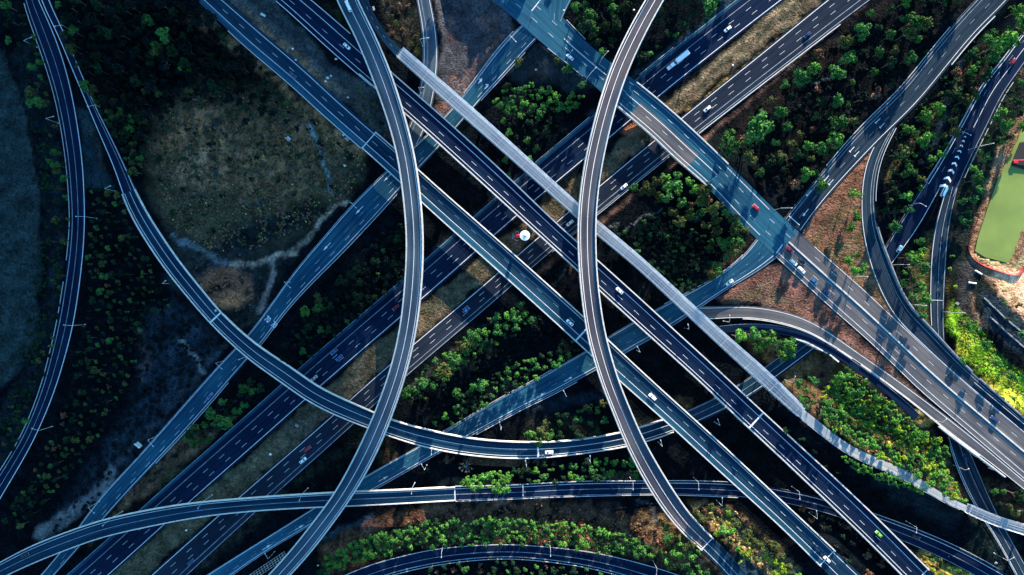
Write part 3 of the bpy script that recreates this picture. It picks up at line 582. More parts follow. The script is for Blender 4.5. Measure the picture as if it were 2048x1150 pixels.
# waste ground top middle
paint([(755,-20),(830,-20),(838,60),(845,120),(810,100),(780,70)], (.04,.036,.026), 8, .9, .5); spot(830,95,12,25, (.07,.075,.02), 10, .7, .8)
paint([(870,-20),(980,-20),(1020,40),(1040,70),(930,190),(900,230),(870,250),(880,180),(885,80)], (.045,.046,.054), 6)
for a in ((975,45,26,16), (990,80,22,12), (903,60,8,26), (945,140,14,8), (905,170,9,22), (925,175,7,12), (890,215,18,14), (960,120,16,8), (985,110,14,6), (935,165,5,18), (900,40,6,10)): spot(*a, (.15,.075,.055), 8, .85, .55)
for r in (18, 26, 33):
    line([(978+r*math.cos(t/3), 52+r*.85*math.sin(t/3)) for t in range(0, 17)], .8, (.05,.06,.07), 2, .8)
line([(890,90),(905,130),(935,160),(925,190)], 1, (.07,.075,.085), 2, .7); line([(930,60),(925,110),(950,150)], 1, (.06,.06,.07), 2, .7); line([(1000,100),(960,130),(930,170)], 1.2, (.07,.07,.08), 3, .6)
paint([(1060,95),(1090,95),(1180,165),(1170,190),(1120,170),(1060,170),(1020,160),(1010,130)], (.02,.026,.032), 14, .9); spot(1080,140,24,16, (.10,.06,.045), 14, .8, .6)
# right side
paint([(1595,470),(1740,280),(1760,300),(1735,400),(1745,500),(1800,650),(1700,570)], (.125,.062,.040), 6); paint([(1610,480),(1700,380),(1735,500),(1790,640),(1700,560)], (.07,.075,.035), 14, .6, .9)
paint([(1430,600),(1510,530),(1560,525),(1650,605),(1850,800),(1700,700),(1600,635),(1500,605)], (.11,.058,.045), 8); paint([(1440,600),(1540,560),(1590,620),(1500,605)], (.08,.075,.04), 14, .8, .6); spot(1585,580,26,18, (.20,.09,.07), 10, .8, .5)
paint([(1480,668),(1600,680),(1660,700),(1720,745),(1800,810),(1870,880),(1900,920),(1930,1000),(1860,980),(1760,920),(1700,890),(1640,840),(1590,790),(1540,740)], (.12,.085,.04), 16, .95, .6)
line([(1655,740),(1640,790),(1610,830)], 14, (.11,.062,.048), 12, .8, .7); line([(1690,735),(1760,770),(1810,815)], 2.5, (.17,.26,.02), 2, .95); spot(1845,845,16,10, (.32,.22,.07), 5, .95); spot(1830,825,14,8, (.26,.2,.07), 5, .95)
line([(1760,715),(1830,790),(1900,860)], 3, (.13,.10,.04), 4, .6, .8)
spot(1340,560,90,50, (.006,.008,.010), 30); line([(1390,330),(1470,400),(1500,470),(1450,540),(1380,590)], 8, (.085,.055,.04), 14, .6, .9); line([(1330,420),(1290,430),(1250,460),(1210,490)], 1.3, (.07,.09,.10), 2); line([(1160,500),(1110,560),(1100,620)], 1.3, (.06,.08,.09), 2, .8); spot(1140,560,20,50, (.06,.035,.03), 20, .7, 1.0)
# north-east wood floor, its tree shade painted in as near-black
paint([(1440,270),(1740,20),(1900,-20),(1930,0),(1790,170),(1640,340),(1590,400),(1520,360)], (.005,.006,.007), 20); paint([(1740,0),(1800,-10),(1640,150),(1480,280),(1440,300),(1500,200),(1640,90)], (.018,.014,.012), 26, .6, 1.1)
line([(1610,175),(1660,160),(1700,110)], 1.0, (.12,.13,.13), 1.5, .9)
line([(1975,70),(1900,190),(1810,300),(1770,360)], 6, (.11,.09,.03), 8, .75, .9); line([(1985,80),(1960,150),(1930,250)], 10, (.05,.035,.02), 14, .6, 1.0); line([(1920,120),(1900,190),(1870,280),(1850,320)], 7, (.02,.04,.065), 8, .7, .7)
line([(1960,290),(1925,360),(1900,400)], 6, (.09,.065,.04), 8, .7, .8); line([(2045,140),(2000,220),(1975,290)], 7, (.10,.07,.045), 8, .8, .7)
line([(1860,470),(1850,540),(1855,640)], 8, (.12,.10,.03), 10, .7, .8); paint([(1830,520),(1858,500),(1858,660),(1800,570)], (.05,.045,.02), 12, .7, .8)
# far right: works yard, pond surround, ditch
paint([(1900,250),(1950,200),(2060,150),(2140,150),(2140,620),(1960,640),(1900,560)], (.012,.016,.014), 16)
paint([(1990,300),(2045,230),(2140,200),(2140,560),(2048,590),(1985,575),(1940,520),(1945,470)], (.20,.12,.07), 8); paint([(1985,530),(2048,545),(2140,520),(2140,680),(2050,660),(2000,590)], (.85,.47,.28), 8); paint([(1955,500),(2035,530),(2050,500),(2060,530),(2030,545),(1960,520)], (.32,.30,.14), 6, .9, .4)
line([(1940,530),(1925,570),(1935,620),(1960,650)], 14, (.05,.045,.045), 8, .9, .3); line([(1940,590),(1955,630),(1955,650)], 2, (.3,.18,.1), 4, .8)
paint([(1960,580),(2010,590),(2110,700),(2110,790),(2030,700),(1970,640)], (.016,.026,.036), 10)
line([(2000,560),(2050,620),(2100,680)], 7, (.16,.15,.03), 9, .7, .9)
paint([(1905,600),(1935,640),(1990,700),(2040,750),(2110,820),(2110,880),(2048,830),(1960,750),(1915,690),(1890,650)], (.19,.44,.02), 10, .97, .5); paint([(1955,760),(2010,750),(2048,800),(2060,850),(2000,800)], (.42,.36,.05), 12, .8, .7); spot(1930,690,14,26, (.5,.42,.05), 14, .8, .8)  # bank colours brightened to include the sun falling on its slope
line([(1925,640),(1990,705),(2060,780)], 7, (.008,.05,.010), 5); line([(1895,560),(1900,620),(1912,660)], 6, (.07,.06,.02), 10, .8, .9)
# bottom middle
paint([(640,1090),(700,1050),(850,1010),(1000,1000),(1150,1010),(1290,1050),(1400,1100),(1480,1150),(1400,1170),(1300,1120),(1150,1090),(1020,1080),(900,1085),(760,1110),(660,1160)], (.15,.075,.04), 16, .95, .7)
spot(740,1050,36,16, (.13,.065,.055), 12, .8, .7); spot(900,1035,80,18, (.12,.06,.045), 14, .7, .9); spot(1010,1010,40,14, (.13,.065,.05), 12, .8, .7); spot(1180,1020,60,20, (.08,.045,.035), 14, .7, .9)
spot(1300,1045,34,22, (.20,.13,.06), 12, .8, .8); spot(1350,1070,30,24, (.22,.13,.05), 14, .8, .8)
line([(1270,1000),(1305,1015),(1318,1050)], 2, (.05,.065,.08), 3, .8); line([(560,1150),(620,1090),(680,1055),(740,1030)], 5, (.03,.055,.08), 5, .8)
paint([(1380,1000),(1450,1010),(1520,1060),(1600,1140),(1560,1170),(1480,1100),(1420,1060)], (.22,.15,.07), 14, .85, .8); paint([(1500,1090),(1540,1110),(1570,1160),(1520,1150)], (.6,.46,.18), 8, .85, .5); paint([(1462,1108),(1500,1110),(1530,1140),(1540,1170),(1500,1165)], (.012,.025,.035), 6)
spot(1290,850,40,12, (.02,.025,.02), 14, .7); spot(1365,805,20,9, (.12,.08,.035), 8, .8, .6); spot(1120,860,80,30, (.02,.022,.018), 20, .8, .7); line([(1060,815),(1150,800),(1210,790)], 8, (.012,.022,.034), 14, .9)
paint([(1850,1150),(1830,1090),(1870,1110),(1930,1140),(1960,1180)], (.3,.24,.06), 10, .85, .7); spot(1990,1060,50,60, (.012,.024,.022), 30, .8, .4); line([(1955,1120),(2000,1140)], 4, (.03,.04,.04), 6)
paint([(1960,950),(2060,985),(2070,1060),(1990,1010)], (.045,.03,.024), 14, .8, .8)
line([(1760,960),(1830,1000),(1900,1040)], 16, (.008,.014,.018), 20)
# build
ny, nx = X.shape
verts = np.stack([X, Y, Z], -1).reshape(-1, 3); idx = np.arange(ny*nx).reshape(ny, nx)
faces = np.stack([idx[:-1, :-1], idx[:-1, 1:], idx[1:, 1:], idx[1:, :-1]], -1).reshape(-1, 4)
me = bpy.data.meshes.new('ground'); me.vertices.add(len(verts)); me.vertices.foreach_set('co', verts.ravel())
me.loops.add(faces.size); me.loops.foreach_set('vertex_index', faces.ravel().astype(np.int32)); me.polygons.add(len(faces))
me.polygons.foreach_set('loop_start', np.arange(0, faces.size, 4, dtype=np.int32)); me.polygons.foreach_set('loop_total', np.full(len(faces), 4, np.int32)); me.polygons.foreach_set('use_smooth', np.ones(len(faces), bool))
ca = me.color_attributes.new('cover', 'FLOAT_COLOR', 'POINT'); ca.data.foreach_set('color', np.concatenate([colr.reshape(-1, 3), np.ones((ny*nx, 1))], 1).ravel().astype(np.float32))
me.update(calc_edges=True); me.validate()
gm = bpy.data.materials.new('ground_cover_and_shade'); gm.use_nodes = True; nt = gm.node_tree; b = nt.nodes['Principled BSDF']; b.inputs['Roughness'].default_value = .95; b.inputs['Specular IOR Level'].default_value = .0
at_ = nt.nodes.new('ShaderNodeVertexColor'); at_.layer_name = 'cover'; tc = nt.nodes.new('ShaderNodeTexCoord')
def gn(scale, det, lo_, hi_, a, bb, dist=0.0):
    n = nt.nodes.new('ShaderNodeTexNoise'); n.inputs['Scale'].default_value = scale; n.inputs['Detail'].default_value = det; n.inputs['Distortion'].default_value = dist; nt.links.new(tc.outputs['Object'], n.inputs['Vector'])
    r = nt.nodes.new('ShaderNodeMapRange'); r.inputs['From Min'].default_value = lo_; r.inputs['From Max'].default_value = hi_; r.inputs['To Min'].default_value = a; r.inputs['To Max'].default_value = bb; nt.links.new(n.outputs['Fac'], r.inputs['Value']); return r.outputs['Result'], n.outputs['Fac']
r1, _ = gn(.45, 7, .32, .68, .45, 1.65, 1.6); r2, f2 = gn(.12, 5, .35, .65, .65, 1.35)
mm = nt.nodes.new('ShaderNodeMath'); mm.operation = 'MULTIPLY'; nt.links.new(r1, mm.inputs[0]); nt.links.new(r2, mm.inputs[1])
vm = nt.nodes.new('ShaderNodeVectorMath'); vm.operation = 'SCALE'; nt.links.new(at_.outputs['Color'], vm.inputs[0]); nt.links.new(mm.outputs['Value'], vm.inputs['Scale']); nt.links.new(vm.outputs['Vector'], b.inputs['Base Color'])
bp = nt.nodes.new('ShaderNodeBump'); bp.inputs['Strength'].default_value = .8; bp.inputs['Distance'].default_value = .6; nt.links.new(r1, bp.inputs['Height']); nt.links.new(bp.outputs['Normal'], b.inputs['Normal'])
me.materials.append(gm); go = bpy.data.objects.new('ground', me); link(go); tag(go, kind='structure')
# pond water
pm = mat('green_pond_water', (.16, .22, .05), .35, .22, .05, spec=.3)
mb = MB(); mb.poly([tuple(W(x, y, -.35)) for x, y in POND], 0); po = mb.build('pond', pm); tag(po, kind='structure')
# ---------------------------------------------------------------- vehicles
def car_proto(kind):
    root = empty('parked_prototype', (0, 0, 0)); root.name = dict(car='car', suv='car', van='minibus', ute='pickup_truck')[kind]
    Lh, Wd = dict(car=(2.25, .9), suv=(2.35, .95), van=(3.3, 1.0), ute=(2.65, .95))[kind]
    zb = dict(car=.82, suv=.98, van=1.1, ute=.98)[kind]; zt = dict(car=1.42, suv=1.72, van=2.35, ute=1.75)[kind]
    cab = dict(car=(-1.75, 1.05, -1.15, .35), suv=(-2.2, 1.1, -2.0, .5), van=(-3.2, 2.55, -3.1, 1.9), ute=(-.7, 1.15, -.55, .5))[kind]
    # body shell: rings along x
    bm = bmesh.new()
    xs = [(-Lh, .80, .38, zb*.82), (-Lh+.12, .94, .25, zb*.97), (-Lh*.55, 1.0, .22, zb), (0, 1.0, .22, zb), (Lh*.45, 1.0, .22, zb*.99), (Lh-.35, .95, .24, zb*.9), (Lh, .72, .36, zb*.74)]
    rings = []
    for x, wf, z0, z1 in xs:
        w = Wd*wf; ring = [bm.verts.new(c) for c in ((x, -w*.93, z0), (x, w*.93, z0), (x, w, (z0+z1)*.5), (x, w*.9, z1), (x, -w*.9, z1), (x, -w, (z0+z1)*.5))]; rings.append(ring)
    for a, c in zip(rings[:-1], rings[1:]):
        for k in range(6): bm.faces.new((a[k], a[(k+1) % 6], c[(k+1) % 6], c[k]))
    bm.faces.new(rings[0][::-1]); bm.faces.new(rings[-1])
    x0, x1, t0, t1 = cab; wb = Wd*.86; wt = Wd*.70
    lo = [(x0, -wb, zb-.02), (x1, -wb, zb-.02), (x1, wb, zb-.02), (x0, wb, zb-.02)]; up = [(t0, -wt, zt), (t1, -wt, zt), (t1, wt, zt), (t0, wt, zt)]
    vl = [bm.verts.new(c) for c in lo]; vu = [bm.verts.new(c) for c in up]
    for k in range(4): bm.faces.new((vl[k], vl[(k+1) % 4], vu[(k+1) % 4], vu[k]))
    bm.faces.new(vu); bm.faces.new(vl[::-1])
    bmesh.ops.recalc_face_normals(bm, faces=bm.faces[:]); bmesh.ops.bevel(bm, geom=bm.edges[:], offset=.05, segments=1, affect='EDGES')
    me = bpy.data.meshes.new('body'); bm.to_mesh(me); bm.free(); me.materials.append(M['car_white']); o = bpy.data.objects.new('body', me); link(o); o.parent = root; body = o
    def pane(name, i, j, e):
        A, B, C_, D = [Vector(v) for v in (lo[i], lo[j], up[j], up[i])]; n = (B-A).cross(D-A).normalized()
        c = (A+B+C_+D)/4
        P = [c+(p-c)*(e if abs((p-c).z) < 9 else 1)+n*.012 for p in (A, B, C_, D)]; P = [c+Vector(((p-c).x, (p-c).y, (p-c).z)) for p in P]
        mb = MB(); Q = [p+n*.03 for p in P]; mb.quad(*Q); 
        for k in range(4): mb.quad(P[k], P[(k+1) % 4], Q[(k+1) % 4], Q[k])
        g = mb.build(name, M['glass'], body)
    pane('windscreen', 1, 2, .86); pane('rear_window', 3, 0, .82); pane('side_window', 0, 1, .84); pane('side_window', 2, 3, .84)
    if kind == 'ute':
        mb = MB(); mb.box((-1.7, 0, zb+.02), (1.55, Wd*1.5, .05)); mb.build('load_tray', M['glass'], root)
    for sx in (-1, 1):
        for sy in (-1, 1):
            wx_ = sx*Lh*.62; mb = MB(); mb.tube((wx_, sy*(Wd-.22), .33), (wx_, sy*(Wd+.01), .33), .33, n=12); t = mb.build('tyre', M['rubber'], root); t.name = 'wheel'
            mb = MB(); mb.tube((wx_, sy*(Wd+.0), .33), (wx_, sy*(Wd+.03), .33), .19, n=8); mb.build('rim', M['alloy'], t)
    for sy in (-1, 1):
        mb = MB(); mb.box((Lh-.1, sy*Wd*.62, zb*.72), (.22, .32, .14)); mb.build('headlight', M['lampg'], body)
        mb = MB(); mb.box((-Lh+.03, sy*Wd*.68, zb*.78), (.12, .28, .14)); mb.build('tail_light', M['lampr'], body)
        mb = MB(); mb.box((x1-.1, sy*(Wd+.08), zb+.04), (.14, .18, .12)); m_ = mb.build('wing_mirror', M['car_black'], body)
    return root
PROTO = {}
def place_vehicle(kind, colour, px, py, path, rev, label, group=None, cat=None, z=None):
    if kind not in PROTO: PROTO[kind] = o = car_proto(kind)
    else: o = copy_tree(PROTO[kind])
    p = ALLP[path]; i, s, lat = near(p, px, py); n = p.n[i]; C = p.C[i]
    ang = math.atan2(n[0], -n[1]) + (math.pi if rev else 0)
    o.location = (C[0]+n[0]*lat, C[1]+n[1]*lat, p.z[i]+.09); o.rotation_euler = (0, 0, ang)
    for ch in o.children:
        if ch.name.startswith('body'):
            ch.material_slots[0].link = 'OBJECT'; ch.material_slots[0].material = M['car_'+colour]
    tag(o, label, cat or dict(car='car', suv='car', van='minibus', ute='pickup truck')[kind], group)
    if group is None and 'group' in o: del o['group']
    return o
V_ = place_vehicle
def dirsign(path, px, py):  # angle convention check helper
    p = ALLP[path]; i, s, l = near(p, px, py); n = p.n[i]; return math.degrees(math.atan2(n[0], -n[1]))
V_('van','white',699,17,'A',0,'long white minibus at the very top of the tallest flyover')
V_('car','white',696,95,'D',1,'white car on the dark diagonal carriageway left of the tall flyover top')
V_('car','navy',582,147,'C',1,'dark blue car alone on the upper left carriageway of the lower diagonal')
V_('car','white',1140,115,'E1',0,'white car on the blue junction road just below the top crossing')
V_('car','white',1456,58,'K1',1,'white car ahead of the truck and trailer near the top edge of the motorway')
V_('car','white',1417,216,'K2',1,'white car on the lower motorway carriageway right of the broad road bridge')
V_('car','white',1251,371,'K2',1,'white car just below the broad road bridge beside the tall ramp')
V_('car','navy',1617,68,'K2',1,'dark navy car on the lower motorway carriageway near the top right')
V_('car','skyblue',1800,495,'S',0,'pale blue car at the narrow lower end of the curving road')
V_('van','skyblue',1882,392,'ST',0,'sky blue minibus at the foot of the white chevrons')
V_('car','red',1513,418,'E1',0,'bright red car approaching the junction on the blue road')
Q_ = 'cars queueing at the stop line'
V_('car','darkred',1580,501,'E2',1,'dark red car at the head of the junction queue',Q_)
V_('suv','white',1582,521,'E2',1,'white car first in the outer lane of the queue',Q_)
V_('car','black',1600,520,'E2',1,'black car behind the dark red one in the queue',Q_)
V_('suv','white',1602,540,'E2',1,'white car second in the outer lane, beside the black car',Q_)
V_('car','blue',1626,562,'E2',1,'blue car behind the second white car in the queue',Q_)
V_('car','navy',1654,586,'E2',1,'dark navy car last in the queue below the junction',Q_)
V_('car','white',1455,567,'M',1,'white car alone on the side road curving down from the junction')
V_('car','white',1236,579,'D',0,'white car on the dark diagonal bridge just right of the tall ramp')
V_('car','white',1136,642,'C',0,'white car on the lower diagonal bridge just before the expansion joint')
V_('car','white',1140,446,'K2',1,'white car on the motorway in the gap between footbridge and dark bridge')
V_('car','white',1098,904,'G',0,'white car beside the joint on the lower sweeping flyover')
V_('suv','white',1305,794,'C',0,'large white car on the lower diagonal bridge right of the tall ramp')
V_('car','lime',1759,1070,'D',0,'lime green car near the lower end of the dark diagonal bridge')
V_('car','white',1657,1122,'C',0,'white car at the last joint of the lower diagonal bridge by the bottom edge')
V_('car','red',612,901,'K2',0,'red car leading the white one on the motorway left of the tall flyover')
V_('car','white',607,920,'K2',0,'white car close beside the red car on the motorway')
V_('car','blue',937,617,'K2',0,'dull blue car on the lower motorway carriageway right of the tall flyover')
V_('car','darkred',793,614,'K1',1,'dark red car emerging from under the tall flyover')
V_('car','blue',671,702,'K1',1,'dull blue car in the outer lane beside another, left of the flyover')
V_('car','blue',680,714,'K1',1,'dull blue car in the middle lane beside another, left of the flyover')
V_('car','silver',629,756,'K1',1,'silver car about to pass under the sweeping flyover')
V_('car','blue',418,795,'L',1,'blue car on the narrow road at lower left')
V_('car','black',56,1108,'H',0,'black car on the lowest flyover in the bottom left corner')
V_('car','navy',379,1126,'K2',0,'dark navy car on the motorway at the bottom edge')
V_('suv','navy',1990,841,'E2',0,'dark car with a long shadow near the concrete median at the right edge')
V_('car','black',1903,757,'E2',0,'black car near the merge where the right-hand slip road joins')
V_('car','black',1833,1074,'H',0,'barely visible black car on the shaded road right of the diagonal bridges')
V_('car','navy',1929,918,'T',0,'dark blue car in deep shade under the edge of the pale main road')
V_('car','darkred',2026,122,'ST',0,'dark red car in the shade at the top of the right-hand curving road')
# truck with box trailer
def truck():
    p = PK1; i, s, lat = near(p, 1352, 125); C = p.C[i]; n = p.n[i]; ang = math.atan2(n[0], -n[1])+math.pi
    r = empty('truck', (C[0]+n[0]*lat, C[1]+n[1]*lat, .09), ang); tag(r, 'white truck towing a long white box trailer on the upper motorway carriageway', 'truck')
    def P(fn, name, m, par=r):
        mb = MB(); fn(mb); return mb.build(name, m, par)
    P(lambda m: m.box((-3.2, 0, 2.2), (8.4, 2.5, 2.6)), 'trailer_box', M['car_white'])
    P(lambda m: m.box((-3.2, 0, .75), (8.0, 1.6, .3)), 'trailer_chassis', M['rubber'])
    c = P(lambda m: (m.prism([(4.9,-1.0),(6.7,-1.0),(7.1,-.7),(7.1,.7),(6.7,1.0),(4.9,1.0)], .55, 1.6), m.prism([(2.6,-1.0),(4.9,-1.0),(4.9,1.0),(2.6,1.0)], .55, 2.5), m.prism([(1.5,-1.05),(2.6,-1.05),(2.6,1.05),(1.5,1.05)], .6, 1.1)), 'cab', M['car_white'])
    P(lambda m: m.quad((4.92,-.85,1.65),(4.92,.85,1.65),(4.92,.85,2.4),(4.92,-.85,2.4)), 'windscreen', M['glass'], c)
    P(lambda m: m.box((2.05,0,1.12),(.9,1.5,.08)), 'coupling_plate', M['glass'], c)
    for x in (-6.2,-5.1,-4.0,2.1,6.0):
        for sy in (-1, 1): P(lambda m: m.tube((x, sy*.75, .5), (x, sy*1.1, .5), .48, n=12), 'wheel', M['rubber'])
    for sy in (-1, 1): P(lambda m: m.box((7.1, sy*.65, 1.0), (.1, .3, .2)), 'headlight', M['lampg'], c)
truck()
# ---------------------------------------------------------------- street lamps
LP = {}
def lamp_proto(L):
    r = empty('street_lamp', (0, 0, 0)); mb = MB(); mb.tube((0,0,-.3), (0,0,11), .12, .08, 8); mb.tube((0,0,-.3),(0,0,.5),.3,.24,8); mb.build('pole', M['galv'], r)
    mb = MB(); mb.tube((0,0,10.8), (L*.35,0,11.35), .08, .07, 6); mb.tube((L*.35,0,11.35), (L-.6,0,11.5), .07, .06, 6); a = mb.build('arm', M['galv'], r)
    mb = MB(); mb.prism([(L-.9,-.16),(L-.1,-.24),(L,0),(L-.1,.24),(L-.9,.16)], 11.4, 11.62); h = mb.build('lamp_head', M['galv'], a)
    mb = MB(); mb.box((L-.45,0,11.38), (.55,.3,.05)); mb.build('lens', M['lampg'], h)
    return r
def lamp(top, head, zb, label):
    A = W(*top, zb+11); B = W(*head, zb+11); d = B-A; L = max(2, min(9, round(d.length)))
    if L in LP: o = copy_tree(LP[L])
    else: LP[L] = o = lamp_proto(L)
    z = zb if zb > .5 else max(zb, ground_z(A.x, A.y)) 
    o.location = (A.x, A.y, z); o.rotation_euler = (0, 0, math.atan2(d.y, d.x)); tag(o, label, 'street lamp', 'street lamps along the roads')
nearw = 'street lamp '
for t_, h_, z_, l_ in [
 ((47,81),(65,75),1,'beside the left road near the top left corner'), ((91,237),(110,233),1,'in the bushes left of the left road, level with the fork'), ((124,50),(108,54),2,'reaching over the narrow left slip road at the top'),
 ((190,210),(176,214),4,'reaching over the slip road just below the fork nose'), ((209,377),(222,372),5,'in the grass wedge at the top of the plantation'), ((170,433),(152,433),1,'over the left road, halfway down the plantation'),
 ((146,651),(129,650),1,'over the left road beside the lower plantation'), ((78,861),(64,856),1,'over the left road near the bottom of the plantation'), ((324,567),(334,560),4,'on the plantation side of the sweeping flyover'), ((431,726),(445,738),0,'with a hooked arm where the flyover crosses the narrow road'),
 ((491,714),(478,719),0,'just under the lower rim of the sweeping flyover'), ((700,404),(714,417),0,'beside the dirt track on the road below the scrub lot'), ((568,564),(582,576),0,'above the painted speed numerals'),
 ((295,880),(307,892),0,'beside the white sign gantry at lower left'), ((176,1015),(190,1026),0,'beside the pale gravel strip at lower left'), ((222,1036),(205,1052),7.5,'on the lowest flyover above the narrow road'), ((407,1002),(396,1017),7.5,'on the lowest flyover above the motorway'),
 ((604,988),(599,1001),7.5,'on the lowest flyover left of the tall ramp'), ((824,977),(823,990),7.4,'on the lowest flyover right of the tall ramp'), ((863,899),(863,911),0,'peeping from under the sweeping flyover'), ((849,940),(842,925),0,'with a bent arm beside the blue side road'), ((1002,860),(999,843),0,'beside the blue side road below the wedge wood'),
 ((536,1118),(529,1103),0,'beside the crib wall at the bottom left'), ((883,1104),(883,1116),1,'over the bottom curved road, left one'), ((1101,1098),(1101,1111),1,'over the bottom curved road, middle one'), ((1314,1137),(1312,1150),1,'over the bottom curved road, right one'),
 ((1046,977),(1046,991),4,'over the lower road right of the flyover joint'), ((1266,965),(1266,980),1,'over the lower road left of the tall right ramp'), ((1397,965),(1397,981),0,'over the lower road right of the tall right ramp'), ((1444,1012),(1444,993),0,'in the rough ground below the lower road'),
 ((1053,934),(1051,921),3,'below the sweeping flyover near the white car'), ((1181,925),(1180,911),3,'below the sweeping flyover among small trees'), ((1325,893),(1321,880),1,'in the dark ground right of the tall ramp'), ((1133,793),(1126,779),0,'below the blue side road left of the tall ramp'),
 ((1440,851),(1435,838),0,'in the dark ground between the diagonal bridges'), ((1280,704),(1273,692),0,'below the blue side road between ramp and dark bridge'), ((1378,658),(1375,646),1,'below the blue side road beside the footbridge'), ((1459,644),(1459,628),5.5,'over the grey slip road right of the footbridge'),
 ((1839,406),(1851,413),0,'between the curving roads above the pale blue car'), ((1886,601),(1858,600),0,'with a long straight arm over the right-hand road'), ((1830,609),(1851,611),3,'in the bushes left of the right-hand road, lower one'), ((1800,529),(1819,529),2,'in the bushes left of the right-hand road, upper one'),
 ((1713,552),(1735,553),6.3,'on the brown triangle beside the main road'), ((1562,416),(1583,416),6.3,'in the corner by the junction'), ((1137,112),(1146,99),7,'beside the white car on the top junction road'), ((1175,154),(1193,134),7,'long-armed, over the top junction road'),
 ((1204,116),(1217,102),7,'on the upper verge of the top junction road'), ((1064,20),(1080,1),7,'in the middle of the top crossing'), ((1412,368),(1432,353),7,'at the right end of the broad road bridge'), ((1020,71),(1032,84),3.5,'beside the grey road below the top crossing'),
 ((840,78),(858,76),2,'over the bending slip road at the top'), ((837,175),(849,175),1,'over the bending slip road beneath the footbridge'), ((1961,292),(1985,287),0,'in the verge right of the chevrons'), ((1925,263),(1941,271),.6,'over the road at the top of the chevrons'),
 ((1931,940),(1938,936),0,'with a V-shaped arm in the deep shade beside the pale main road'), ((2015,1121),(2027,1114),0,'with a V-shaped arm at the bottom right corner'), ((1834,1055),(1831,1067),0,'over the shaded lower road beyond the diagonal bridges'), ((1599,984),(1599,997),0,'over the lower road between the diagonal bridges'),
 ((1635,1038),(1632,1019),0,'below the lower road between the diagonal bridges'), ((1885,845),(1893,836),7,'where the slip road joins the pale main road'), ((1911,625),(1925,625),0,'at the foot of the bright green bank'), ((1585,765),(1590,752),1,'in the dark cutting below the grey slip road')]:
    lamp(t_, h_, z_, nearw+l_)
# ---------------------------------------------------------------- barriers, signs, sculpture
def rail(path, u, m, i0, i1, label, h=.75, mt='galv', w=.24, post=6.0):
    p = sub(ALLP[path], i0, i1); c = p.C[len(p.C)//2]; r = empty('guard_rail', (c[0], c[1], 0)); off = r.location.copy(); tag(r, label, 'guard rail', 'guard rails along the roads')
    mb = MB(); prof(mb, p, [(u, m-w/2, h), (u, m+w/2, h), (u, m+w/2, h-.32), (u, m-w/2, h-.32)], 0); o = mb.build('rail', M[mt], r); o.matrix_parent_inverse = Matrix.Translation(-off)
    pm_ = None; s = p.s[0]+1; k = 0
    while s < p.s[-1] and k < 100:
        c, n, w_ = at(p, s); q = u*w_+m
        if pm_ is None: mb = MB(); mb.box((0, 0, .2), (.14, .14, 1.0)); pm_ = mb.build('post', M['galv'], r); o = pm_
        else: o = pm_.copy(); link(o)
        o.parent = r; o.location = (c[0]+n[0]*q-off.x, c[1]+n[1]*q-off.y, c[2]); s += post; k += 1
def R_(path, u, m, a, b, label, **k):
    i0 = near(ALLP[path], *a)[0]; i1 = near(ALLP[path], *b)[0]; rail(path, u, m, min(i0, i1), max(i0, i1), 'steel guard rail '+label, **k)
R_('C', -1, -.3, (460,62), (724,296), 'along the lower edge of the upper left carriageway', w=.4); R_('D', -1, -.4, (555,5), (740,172), 'along the lower edge of the dark upper left carriageway', w=.4); R_('D', 1, .4, (620,0), (705,70), 'along the upper edge of the dark upper left carriageway', w=.4)
R_('I', -1, -.4, (90,-10), (141,520), 'along the outer edge of the left road, upper stretch'); R_('I', -1, -.4, (138,560), (0,965), 'along the outer edge of the left road, lower stretch')
R_('L', 1, .6, (800,390), (520,690), 'beside the narrow road from the lower diagonal bridge to the sweeping flyover'); R_('L', 1, .5, (455,760), (310,930), 'beside the narrow road below the sweeping flyover')
R_('L', -1, -.5, (930,190), (1030,70), 'beside the grey road below the top crossing'); R_('L', 1, .5, (960,205), (1050,100), 'on the wood side of the grey road below the top crossing')
R_('K2', 1, .7, (1680,50), (1400,275), 'along the lower motorway carriageway at upper right', w=.5); R_('K2', 1, .5, (1340,322), (1110,510), 'along the lower motorway carriageway above the footbridge')
R_('K1', -1, -.6, (1350,95), (1275,155), 'along the upper motorway carriageway beside the road bridge'); R_('K1', -1, -.5, (1180,235), (1075,325), 'along the upper motorway carriageway under the tall right ramp')
R_('M', -1, -.5, (1100,740), (840,890), 'on the wood side of the blue side road'); R_('M', 1, .6, (1150,762), (950,868), 'on the lower side of the blue side road'); R_('M', -1, -.5, (1490,512), (1330,612), 'curving round the corner below the junction')
R_('U', 1, .4, (1480,636), (1700,712), 'on the lower side of the grey slip road', w=.5, mt='conc'); R_('U', 1, .4, (1720,725), (1960,905), 'where the grey slip road joins the main road', w=.5, mt='conc')
R_('V', 1, .7, (771,1150), (1240,1150), 'along the lower edge of the bottom curved road'); R_('H', -1, -.5, (915,972), (1450,965), 'along the upper edge of the lower road'); R_('H', 1, .3, (915,1001), (1480,993), 'along the lower edge of the lower road')
R_('ST', -1, -.5, (2020,100), (1850,370), 'along the left edge of the road with the chevrons'); R_('ST', 1, .8, (2022,163), (1925,350), 'along the right edge of the road with the chevrons'); R_('R', 1, .5, (1791,251), (1746,400), 'on the wood side of the right-hand slip road')
R_('Q', 1, .5, (1985,35), (1900,130), 'sunlit, along the right edge of the upper right road', w=.45); R_('Q', -1, -.5, (1900,54), (1650,335), 'along the left edge of the upper right road'); R_('E1', 1, .5, (1130,44), (1165,82), 'short, at the corner of the top crossing'); R_('E1', -1, -.5, (1090,95), (1170,155), 'along the lower edge of the top junction road')
